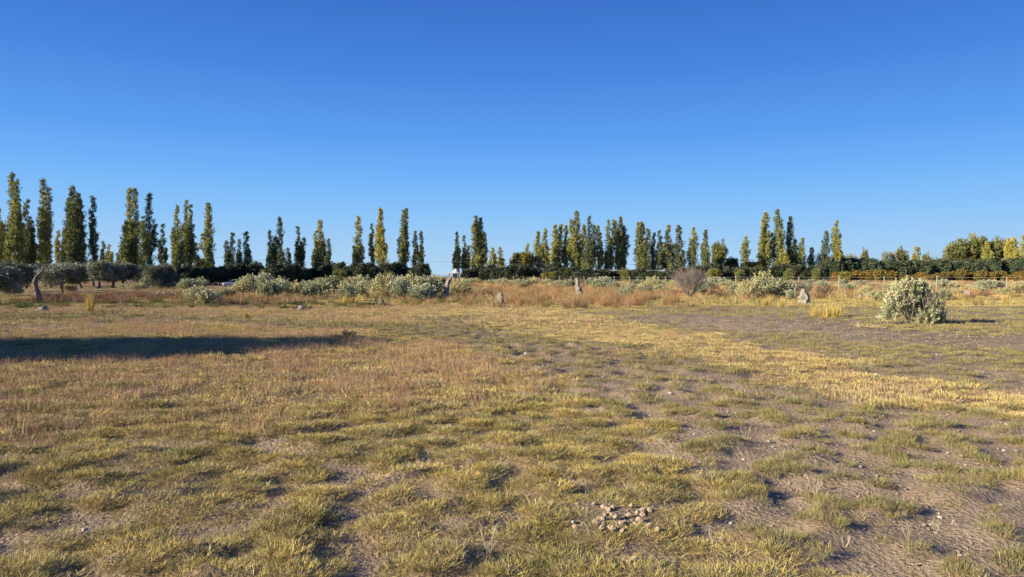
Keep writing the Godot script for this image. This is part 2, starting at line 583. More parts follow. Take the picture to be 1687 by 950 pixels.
func build_grass() -> void:
	var put := {}
	var tint := {}
	for s in ["near0", "near1", "near2", "near3", "near4", "near5", "mid0", "mid1", "mid2", "mid3", "mid4", "far0", "far1", "far2", "far3", "seed0", "seed1", "seed2", "litter"]:
		put[s] = []
		tint[s] = PackedColorArray()
	for band in [["near", 2.6, 8.5, 300.0, 6], ["mid", 8.0, 22.0, 95.0, 5], ["far", 21.0, 62.0, 14.0, 4]]:
		for p in sow(band[1], band[2], band[3]):
			var k := cover(p.x, p.y)
			if rng.randf() > k.x: continue
			var s: String = band[0] + str(rng.randi() % int(band[4]))
			var c := clump_noise.get_noise_2d(p.x, p.y)
			var size: float = r(0.6, 1.15) * k.w * (0.7 if k.z < 0.0 else 0.9)
			var tall: float = size * (0.5 + 1.1 * clampf(c + 0.2, 0.0, 0.8)) * (2.0 if k.z < 0.0 else 1.0) * (1.0 - 0.25 * k.y)
			var b := Basis(Vector3.UP, r(0, TAU)) * Basis(Vector3(1, 0, 0), r(-0.15, 0.15)) * Basis.from_scale(Vector3(size, tall, size))
			put[s].append(Transform3D(b, Vector3(p.x, ground_y(p.x, p.y), -p.y)))
			tint[s].append(grass_color(k, p.x, p.y))
	for p in sow(5.0, 40.0, 22.0):
		var k := cover(p.x, p.y)
		if rng.randf() > k.y * k.x * (1.0 if p.y < 24.0 else 0.5): continue
		var s: String = "seed" + str(rng.randi() % 3)
		var size := r(0.7, 1.25)
		put[s].append(Transform3D(Basis(Vector3.UP, r(0, TAU)) * Basis.from_scale(Vector3(size, size * r(0.7, 1.2), size)), Vector3(p.x, ground_y(p.x, p.y), -p.y)))
		tint[s].append(vary(lin(0.40, 0.265, 0.195).lerp(lin(0.52, 0.39, 0.22), rng.randf()), 0.2))
	for p in sow(2.6, 14.0, 13.0):
		var k := cover(p.x, p.y)
		if k.x > 0.75: continue
		put.litter.append(Transform3D(Basis(Vector3.UP, r(0, TAU)) * Basis.from_scale(Vector3.ONE * r(0.7, 1.3) * (1.0 + 0.03 * p.y)), Vector3(p.x, ground_y(p.x, p.y), -p.y)))
		tint.litter.append(vary(lin(0.50, 0.41, 0.26), 0.25))
	var straws := scatter("straw_litter", proto.litter, mat.grass, put.litter, tint.litter, self)
	tag(straws, "dead straw scattered over the bare soil between the tufts", "litter", "", "stuff")
	put.erase("litter")
	var host := Node3D.new()
	host.name = "field_grass"
	add_child(host)
	tag(host, "short dry yellow and olive grass growing in tufts over the field", "grass", "", "stuff")
	var seeds := Node3D.new()
	seeds.name = "seed_grass"
	add_child(seeds)
	tag(seeds, "thin grass stalks with pinkish brown seed heads above the turf", "grass", "", "stuff")
	for s in put:
		if put[s].size() == 0: continue
		var m: Mesh = proto[s.left(-1)][int(s.right(1))]
		if s.begins_with("seed"): scatter("seed_stalks", m, mat.grass, put[s], tint[s], seeds)
		else: scatter("grass_tufts", m, mat.grass, put[s], tint[s], host)

func build_gravel() -> void:
	var m := stone_mesh(0.5)
	var where := []
	var tints := PackedColorArray()
	for p in sow(3.0, 24.0, 85.0):
		var k := cover(p.x, p.y)
		if rng.randf() < k.x + 0.2: continue
		var s := r(0.006, 0.02) * (1.0 + p.y * 0.04)
		where.append(Transform3D(Basis(Vector3.UP, r(0, TAU)) * Basis.from_scale(Vector3(s * r(0.8, 1.5), s * 0.7, s)), Vector3(p.x, ground_y(p.x, p.y) + s * 0.15, -p.y)))
		tints.append(vary(lin(0.27, 0.21, 0.155) if rng.randf() < 0.9 else lin(0.42, 0.38, 0.32), 0.3))
	var gm := StandardMaterial3D.new()
	gm.vertex_color_use_as_albedo = true
	gm.roughness = 0.95
	var o := scatter("gravel", m, gm, where, tints, self)
	tag(o, "small crumbs of soil and pebbles on the bare patches", "gravel", "", "stuff")

func weed_patch(called: String, label: String, area: PackedVector2Array, per_m2: float, meshes: Array, lo: float, hi: float, cols: Array) -> void:
	var box := Rect2(area[0], Vector2.ZERO)
	for p in area: box = box.expand(p)
	var sets := []
	var tints := []
	for m in meshes:
		sets.append([])
		tints.append(PackedColorArray())
	for i in int(box.get_area() * per_m2):
		var p := box.position + box.size * Vector2(rng.randf(), rng.randf())
		var e := edge_noise.get_noise_2d(p.x * 0.5, p.y * 0.5)
		var e2 := edge_noise.get_noise_2d(p.x * 0.35 + 40.0, p.y * 0.35)
		if not Geometry2D.is_point_in_polygon(p + Vector2(e, e2) * 3.0, area): continue
		if absf(p.x) > p.y * 0.82 + 2.0: continue
		if rng.randf() > 0.75 + e2 * 1.2: continue
		var q := rng.randi() % meshes.size()
		var s := r(lo, hi) * (1.0 + 0.35 * e)
		sets[q].append(Transform3D(Basis(Vector3.UP, r(0, TAU)) * Basis.from_scale(Vector3(s * r(0.9, 1.3), s, s)), Vector3(p.x, ground_y(p.x, p.y), -p.y)))
		var t := clampf(0.5 + e2 * 1.1 + r(-0.25, 0.25), 0.0, 0.999) * (cols.size() - 1)
		var a: Color = cols[int(t)]
		tints[q].append(vary(a.lerp(cols[int(t) + 1], t - int(t)), 0.2))
	var host := Node3D.new()
	host.name = numbered(called)
	add_child(host)
	tag(host, label, "weeds", "", "stuff")
	for q in meshes.size():
		if sets[q].size(): scatter("stems", meshes[q], mat.weed, sets[q], tints[q], host)

func build_weeds() -> void:
	var rust := lin(0.36, 0.205, 0.10)
	var brown := lin(0.25, 0.16, 0.105)
	var tan := lin(0.50, 0.39, 0.20)
	var olive := lin(0.20, 0.19, 0.075)
	var straw := lin(0.52, 0.41, 0.18)
	weed_patch("rust_weeds", "tall rust red weeds round the knobbly leaning stump", poly([[780, 480], [900, 477], [1010, 480], [1100, 486], [1110, 500], [1040, 509], [900, 509], [830, 505]]), 2.0, proto.weed, 0.6, 1.05, [olive, straw, rust, tan, rust, brown])
	weed_patch("rust_weeds", "rust and olive weeds in front of the long bank of saltbushes", poly([[635, 488], [790, 486], [810, 500], [780, 505], [650, 505]]), 2.0, proto.weed, 0.45, 0.8, [olive, rust, tan, olive])
	weed_patch("brown_weeds", "brown feathery weeds at the foot of the rounded saltbushes", poly([[345, 489], [505, 486], [512, 501], [430, 505], [350, 505]]), 2.0, proto.weed, 0.55, 0.95, [olive, brown, tan, rust])
	weed_patch("brown_weeds", "dark brown weeds between the olive trees and the turf", poly([[60, 489], [180, 487], [290, 484], [290, 499], [180, 502], [70, 502]]), 1.6, proto.weed, 0.55, 0.95, [olive, brown, brown, rust])
	weed_patch("field_weeds", "wide field of low russet weeds reaching to the wire fence", poly([[760, 465], [1780, 465], [1780, 494], [1560, 495], [1380, 492], [1150, 496], [1110, 482], [770, 479]]), 0.55, [proto.low_weed, proto.weed[1]], 0.75, 1.25, [straw, tan, rust, brown, rust, tan, straw])
	weed_patch("field_weeds", "strip of low tan weeds between saltbushes and dark hedge", poly([[400, 466], [760, 466], [760, 480], [560, 486], [400, 484]]), 0.5, [proto.low_weed], 0.8, 1.2, [tan, straw, rust])
	weed_patch("field_weeds", "low russet weeds far off behind the wire fence", poly([[600, 461.5], [1780, 461.5], [1780, 465], [600, 465]]), 0.06, [proto.low_weed], 1.3, 2.0, [tan, rust, brown])
	weed_patch("orchard_grass", "yellowish grass under the olive trees", poly([[-150, 470], [330, 465], [360, 478], [330, 490], [-150, 494]]), 0.9, [proto.far[0], proto.far[1]], 1.0, 1.8, [olive, straw, tan, olive])
	weed_patch("straw_grass", "band of pale straw grass around the grey banded stump", poly([[1120, 492], [1330, 490], [1480, 494], [1480, 507], [1300, 505], [1130, 508]]), 2.2, [proto.tall_straw, proto.far[2]], 0.6, 1.0, [straw, tan, olive, straw])
	weed_patch("straw_grass", "pale straw grass beyond the rust weeds before the saltbush line", poly([[770, 464], [1130, 464], [1130, 472], [900, 474], [770, 473]]), 0.25, [proto.tall_straw], 1.2, 1.9, [straw, tan, straw])
	weed_patch("straw_grass", "straw grass mixed with saltbush at the long bank's foot", poly([[520, 486], [700, 484], [860, 484], [840, 499], [700, 497], [520, 500]]), 0.9, [proto.tall_straw, proto.far[2]], 0.7, 1.1, [straw, olive, tan, straw])
	weed_patch("straw_grass", "straw grass scattered over the russet field before the fence", poly([[1150, 470], [1780, 470], [1780, 496], [1150, 496]]), 0.3, [proto.tall_straw], 0.7, 1.2, [straw, tan, olive])
	weed_patch("green_weeds", "greenish grass strip beyond the big round saltbush", poly([[1540, 496], [1780, 492], [1780, 507], [1545, 505]]), 2.5, [proto.tall_straw, proto.far[2]], 0.6, 0.95, [olive, straw, olive])
	weed_patch("straw_grass", "yellowish grass round the foot of the largest saltbush", poly([[1420, 528], [1500, 522], [1600, 530], [1620, 540], [1520, 546], [1430, 542]]), 5.0, [proto.far[0], proto.far[3]], 0.5, 1.0, [olive, straw, tan])
	weed_patch("green_weeds", "low green weeds along the edge of the turf", poly([[-100, 498], [330, 497], [660, 499], [660, 507], [330, 506], [-100, 512]]), 2.0, [proto.far[0], proto.low_weed], 0.45, 0.8, [olive, lin(0.10, 0.15, 0.04), olive])
	weed_patch("green_weeds", "mixed olive weeds and stubble in front of the grey dead bush", poly([[1010, 502], [1140, 498], [1200, 508], [1180, 520], [1030, 517]]), 1.8, [proto.far[1], proto.low_weed], 0.45, 0.75, [olive, tan, brown, straw])


# ---------------------------------------------------------------- trees
func unit_trunk() -> ArrayMesh:
	var f := Faces.new()
	var pts := PackedVector3Array()
	var rad := PackedFloat32Array()
	for i in 7:
		var t := i / 6.0
		pts.append(Vector3(sin(t * 5.0) * 0.12, t, cos(t * 4.0) * 0.1 - 0.1))
		rad.append(lerpf(1.0, 0.22, t) * (1.25 if i == 0 else 1.0))
	f.tube(pts, rad, 7, Color.WHITE)
	return f.mesh()

# px, top row, width in pixels, distance, share of yellow leaves, tone, other leaders [dx, top], label
func poplar(px: float, top: float, wide: float, d: float, yellow: float, tone: float, leaders: Array, label: String, group := "") -> void:
	var base := at(px, d)
	var t := thing("poplar_tree", label, "poplar", base, group)
	var where := []
	var tints := PackedColorArray()
	var green := lin(0.24, 0.26, 0.10).lerp(lin(0.11, 0.14, 0.07), tone)
	var gold := lin(0.48, 0.40, 0.09)
	var lime := lin(0.33, 0.34, 0.105)
	var r_all := wide * d / F * 0.54
	var spires := []           # x, z, foot, tip, radius
	var stems := [[0.0, top]] + leaders
	for s in stems.size():
		var height: float = EYE + (HZ - stems[s][1]) * d / F - base.y
		var off: float = stems[s][0] * d / F
		var zoff := r(-0.4, 0.4) * r_all
		var rad: float = r_all * (0.8 if stems.size() == 1 else 0.66)
		var f := Faces.new()
		var pts := PackedVector3Array()
		var rr := PackedFloat32Array()
		for i in 6:
			var q := i / 5.0
			pts.append(Vector3(off * pow(q, 0.6), q * height * 0.93 - 0.3 * (1.0 - q), zoff * q) + Vector3(r(-0.1, 0.1), 0, r(-0.1, 0.1)))
			rr.append(lerpf(0.012 * height, 0.02, q))
		f.tube(pts, rr, 6, Color.WHITE)
		spires.append([off, zoff, 0.03 * height, height, rad])
		for b in 4 + rng.randi() % 4:
			var q := r(0.04, 0.5)
			var a := r(0, TAU)
			var reach := rad * r(0.65, 1.15)
			var sx := off * pow(q, 0.6) + cos(a) * reach
			var sz := zoff * q + sin(a) * reach
			var tip := minf(height * (q + r(0.18, 0.42)), height * 0.93)
			spires.append([sx, sz, q * height, tip, rad * r(0.4, 0.62)])
			f.tube(PackedVector3Array([Vector3(off * pow(q, 0.6), q * height * 0.8, zoff * q), Vector3(sx * 0.8 + off * 0.2, q * height + 0.8, sz * 0.8), Vector3(sx, tip * 0.92, sz)]), PackedFloat32Array([0.006 * height, 0.06, 0.015]), 5, Color.WHITE)
		part("trunk" if s == 0 else "limb", f.mesh(), mat.bark, t)
	for sp in spires:
		var foot: float = sp[2]
		var tall: float = sp[3] - foot
		var rad: float = sp[4]
		var hue0 := rng.randf()
		var count := int(tall * 4.4 * clampf(rad / 1.1, 0.45, 1.5)) + 5
		for b in count:
			var q := lerpf(0.02, 1.0, pow((b + rng.randf()) / count, 0.9))
			var prof := minf(1.0, 0.45 + 1.7 * q) * pow(maxf(0.015, 1.0 - q), 0.55) * 1.2
			var reach := rad * prof * r(0.5, 1.25)
			var a := r(0, TAU)
			var start: Vector3 = Vector3(sp[0] * (1.0 if foot > 1.5 else pow(q, 0.6)), foot + q * tall - reach * 1.3, sp[1])
			var end := start + Vector3(cos(a) * reach, reach * r(1.3, 2.6), sin(a) * reach)
			end.y = minf(end.y, foot + tall + r(-0.5, 0.0))
			var share: float = yellow + (0.25 * ((foot + q * tall) / spires[0][3] - 0.4) if yellow > 0.15 else 0.0)
			var hue := rng.randf() * 0.6 + hue0 * 0.4
			var bc := green
			if hue < share * 0.75: bc = lime.lerp(gold, clampf(share * 0.8 + r(-0.3, 0.3), 0.0, 1.0))
			elif hue < share * 1.6 + 0.1: bc = green.lerp(lime, r(0.3, 0.9))
			for j in 6 + int(reach * 3.0):
				var p := start.lerp(end, r(0.25, 1.05)) + Vector3(r(-1, 1), r(-1, 1), r(-1, 1)) * (0.17 + 0.15 * reach)
				if p.y < 0.8: continue
				var lean := Vector3(cos(a) * 0.45 + r(-0.4, 0.4), 1, sin(a) * 0.45 + r(-0.4, 0.4)).normalized()
				where.append(Transform3D(Basis(Quaternion(Vector3.UP, lean)) * Basis(Vector3.UP, r(0, TAU)) * Basis.from_scale(Vector3.ONE * r(0.6, 1.1)), p))
				tints.append(vary(bc, 0.2))
	part("crown", baked(proto.poplar, where, tints), mat.leaf, t)

# a rounded crown of clumps in a box of radius 1 (x, z) and height 2, sprigs of real size for a crown of that radius in metres
func dome(shapes: Array, clumps: int, per_clump: int, radius: float, col: Array, spread: float, shell := 0.55) -> ArrayMesh:
	var where := []
	var tints := PackedColorArray()
	for k in clumps:
		var dir := Vector3(r(-1, 1), r(-0.75, 1.0), r(-1, 1)).normalized()
		var c := dir * radius * r(shell, 0.95)
		var kc: Color = col[rng.randi() % col.size()]
		var size := r(0.7, 1.3) * spread
		for j in per_clump:
			var g := Vector3(r(-1, 1), r(-1, 1), r(-1, 1))
			if g.length() > 1.0: g = g.normalized()
			var lean := (dir * 0.8 + g * 0.7 + Vector3(0, 0.5, 0)).normalized()
			where.append(Transform3D(Basis(Quaternion(Vector3.UP, lean)) * Basis(Vector3.UP, r(0, TAU)) * Basis.from_scale(Vector3.ONE * r(0.7, 1.25)), c + g * size))
			tints.append(vary(kc, 0.25))
	return baked(shapes, where, tints)

func wear_dome(t: Node3D, crown: Mesh, material: Material, centre: Vector3, scale: Vector3, turn: float) -> void:
	part("crown", crown, material, t).transform = Transform3D(Basis(Vector3.UP, turn), Vector3.ZERO).scaled(scale).translated(centre)

func limbs(height: float, radius: float, crown_y: float, spread: float, seed_turn: float, n: int) -> ArrayMesh:
	var f := Faces.new()
	var lump := fine_noise
	var bend := Vector3(r(-0.2, 0.2), 0, r(-0.2, 0.2))
	var fork := Vector3(bend.x, height, bend.z)
	f.tube(PackedVector3Array([Vector3(0, -0.1, 0), Vector3(bend.x * 0.3, height * 0.3, 0), Vector3(bend.x * 1.3, height * 0.7, bend.z), fork]), PackedFloat32Array([radius * 1.5, radius * 1.05, radius * 0.95, radius]), 8, Color.WHITE, lump, 0.5)
	for i in n:
		var a := seed_turn + TAU * i / n + r(-0.4, 0.4)
		var tip := Vector3(cos(a) * spread, crown_y + r(-0.2, 0.5) * spread, sin(a) * spread)
		var mid := fork.lerp(tip, 0.5) + Vector3(0, spread * 0.15, 0)
		f.tube(PackedVector3Array([fork - Vector3(0, 0.05, 0), mid, tip]), PackedFloat32Array([radius * 0.6, radius * 0.35, radius * 0.1]), 6, Color.WHITE, lump, 0.3)
	return f.mesh()

func olive(px: float, d: float, top: float, wide: float, label: String, group := "") -> void:
	olive_at(at(px, d), EYE + (HZ - top) * d / F, wide * d / F, label, group)

func olive_at(base: Vector3, high: float, broad: float, label: String, group := "") -> void:
	var t := thing("olive_tree", label, "olive tree", base, group)
	var stem := high * 0.3
	part("trunk", limbs(stem, 0.16 * high / 3.0, high * 0.55, broad * 0.3, r(0, 3), 4), mat.bark, t)
	var pair: Mesh = proto.olive_domes[rng.randi() % proto.olive_domes.size()]
	var half := (high - stem * 0.75) * 0.5
	wear_dome(t, pair, mat.dark_leaf, Vector3(0, high - half, 0), Vector3(broad * 0.5 / 1.7, half / 1.6, broad * 0.5 / 1.7), r(0, TAU))

func round_tree(called: String, pair: Mesh, unit: float, material: Material, px: float, d: float, top: float, wide: float, low: float, label: String, category: String, group := "") -> void:
	var base := at(px, d)
	var high := EYE + (HZ - top) * d / F - base.y
	var broad := wide * d / F
	var t := thing(called, label, category, base, group)
	part("trunk", limbs(high * 0.3, 0.018 * high + 0.06, high * 0.6, broad * 0.28, r(0, 3), 4), mat.bark, t)
	var half := high * (1.0 - low) * 0.5
	wear_dome(t, pair, material, Vector3(0, high - half * 0.97, 0), Vector3(broad * 0.5, half, broad * 0.5) / unit, r(0, TAU))


# ---------------------------------------------------------------- saltbushes
func saltbush_meshes(count: int, n: int, radius: float, size: float) -> void:
	proto.bushes = []
	for k in count:
		proto.bushes.append(bush_pair(n, radius, size * r(0.8, 1.2), [[lin(0.47, 0.465, 0.27), lin(0.36, 0.39, 0.25)], [lin(0.38, 0.41, 0.27), lin(0.28, 0.32, 0.22)], [lin(0.50, 0.475, 0.25), lin(0.40, 0.40, 0.22)], [lin(0.42, 0.43, 0.27), lin(0.24, 0.27, 0.18)]][k % 4]))

func bush_pair(n: int, radius: float, size: float, tones: Array) -> ArrayMesh:
	var where := []
	var tints := PackedColorArray()
	var lobes := []
	for i in 9:
		var a := r(0, TAU)
		var q := sqrt(rng.randf()) * 0.62
		lobes.append([Vector3(cos(a) * q, r(0.1, 0.95) * (1.0 - q * 0.55), sin(a) * q), r(0.32, 0.5), rng.randf()])
	var pale: Color = tones[0]
	var grey: Color = tones[1]
	var dry := lin(0.46, 0.40, 0.22)
	for i in n:
		var lobe: Array = lobes[rng.randi() % lobes.size()]
		var dir := Vector3(r(-1, 1), r(-0.35, 1.0), r(-1, 1)).normalized()
		var p: Vector3 = (lobe[0] + dir * lobe[1] * r(0.55, 1.0)) * radius
		if p.y < 0.0: p.y = r(0.0, 0.15) * radius
		var lean := (dir * 0.75 + Vector3(0, 0.95, 0) + Vector3(r(-1, 1), 0, r(-1, 1)) * 0.3).normalized()
		var s := size * r(0.7, 1.3)
		where.append(Transform3D(Basis(Quaternion(Vector3.UP, lean)) * Basis(Vector3.UP, r(0, TAU)) * Basis.from_scale(Vector3(s * 1.15, s, s * 1.15)), p))
		var c := pale.lerp(grey, lobe[2])
		if rng.randf() < 0.08: c = dry
		tints.append(vary(c, 0.14))
	return baked(proto.plume, where, tints)

func stems_mesh(n: int, high: float, broad: float, thick: float, forks: int) -> ArrayMesh:
	var f := Faces.new()
	for i in n:
		var a := TAU * i / n + r(-0.4, 0.4)
		var q := r(0.3, 1.0)
		var tip := Vector3(cos(a) * broad * q, high * r(0.5, 0.95), sin(a) * broad * q)
		var mid := tip * Vector3(0.55, 0.4, 0.55) + Vector3(r(-0.1, 0.1), 0, r(-0.1, 0.1)) * broad
		f.tube(PackedVector3Array([Vector3(cos(a), -0.04, sin(a)) * broad * 0.06, mid, tip]), PackedFloat32Array([thick, thick * 0.7, thick * 0.25]), 5, Color.WHITE)
		for k in forks:
			var s := mid.lerp(tip, r(0.0, 0.8))
			var e := s + (Vector3(r(-1, 1), r(0.2, 1.1), r(-1, 1)).normalized()) * high * r(0.2, 0.42)
			f.tube(PackedVector3Array([s, (s + e) * 0.5 + Vector3(0, 0.02, 0), e]), PackedFloat32Array([thick * 0.45, thick * 0.3, thick * 0.1]), 4, Color.WHITE)
	return f.mesh()

func saltbush(px: float, base_row: float, top: float, wide: float, label: String, group := "") -> void:
	var base := gp(px, base_row)
	var d := -base.z
	var high := (EYE + (HZ - top) * d / F - base.y) * 1.06
	var broad := wide * d / F * 1.12
	var t := thing("saltbush", label, "bush", base, group)
	part("stems", proto.bush_stems, mat.twig, t).scale = Vector3(broad * 0.5, high, broad * 0.5)
	var c := part("foliage", proto.bushes[rng.randi() % proto.bushes.size()], mat.sage, t)
	c.transform = Transform3D(Basis(Vector3.UP, r(0, TAU)), Vector3.ZERO).scaled(Vector3(broad * 0.5 / 0.98, high / 1.42, broad * 0.5 / 0.98))


func landmark(px: float) -> String:
	var best := ""
	var near := 1e9
	for a in [[249, "the even dark green poplar"], [269, "the short slim dark poplar"], [291, "the power pole and its yellow-topped poplar"], [310, "the fork-topped poplar"], [344, "the lone poplar with golden tip"], [362, "an empty gap of sky"], [379, "the parked car"], [395, "the loose four small poplars"], [410, "the last of the loose four poplars"], [428, "the gap beside the forked poplar"], [446, "the small forked poplar"], [463, "the slender pointed poplar"], [478, "the very short poplar"], [495, "the poplar with a bare foot"], [511, "the gap before the yellow headed poplar"], [529, "the yellow headed poplar"], [545, "the small companion of the yellow headed poplar"], [566, "the open sky after the yellow headed poplar"], [590, "the yellow green poplar"], [610, "the thin dark poplar"], [628, "the tall gold poplar"], [647, "the gap beside the gold poplar"], [666, "the half yellow poplar"], [690, "the small green poplar pair"], [752, "the thin golden poplar"], [768, "the slim green poplar"], [786, "the broad poplar with dark side"], [802, "the dark flank of the broad poplar"], [818, "the low yellowish pair"], [838, "the gap beside the bushy yellow tree"], [862, "the bushy yellow green tree"], [886, "the first poplar of the dense clump"], [900, "the second poplar of the dense clump"], [916, "the twin-tipped poplar"], [932, "the narrow olive poplar"], [950, "the tallest poplar of the clump"], [971, "the darkest pointed poplar"], [985, "the paler poplar of the clump"], [1003, "the pale stemmed poplar"], [1022, "the wide fan shaped poplar"], [1040, "the middle of the house"], [1057, "the flat-topped poplar"], [1080, "the pair of slim poplars"], [1101, "the poplar with yellow tip"], [1120, "the dark even poplar"], [1143, "the poplar with golden patch"], [1162, "the dark poplar by the broad tree"], [1184, "the broad pale green tree"], [1205, "the low light green tree"], [1229, "the lone light green poplar"], [1246, "the yellow flecked tree"], [1262, "the bright poplar of the great pair"], [1280, "the darker poplar of the great pair"], [1302, "the blackish green poplar"], [1320, "the mid green poplar"], [1338, "the low olive poplar"], [1361, "the dark bluish poplar"], [1377, "the yellow green paired poplar"], [1390, "the gap after the paired poplars"], [1403, "the airy grey green tree"], [1423, "the small pointed tree"], [1440, "the low hedge stretch after the pointed tree"], [1457, "the pale tree of the distant three"], [1472, "the blue grey tree of the distant three"], [1487, "the greener tree of the distant three"], [1509, "the small twin poplar"], [1526, "the small dark tree"], [1543, "the bare pale tree"], [1561, "the gap before the rounded grove"], [1582, "the shoulder of the rounded grove"], [1600, "the tallest tree of the rounded grove"], [1614, "the yellower grove tree"], [1628, "the yellowish poplar by the grove"], [1642, "the greyer green poplar"], [1664, "the orange gold poplar"], [1684, "the green gold poplar"], [1710, "the far end of the row"]]:
		if absf(a[0] - px) < near:
			near = absf(a[0] - px)
			best = a[1]
	return best


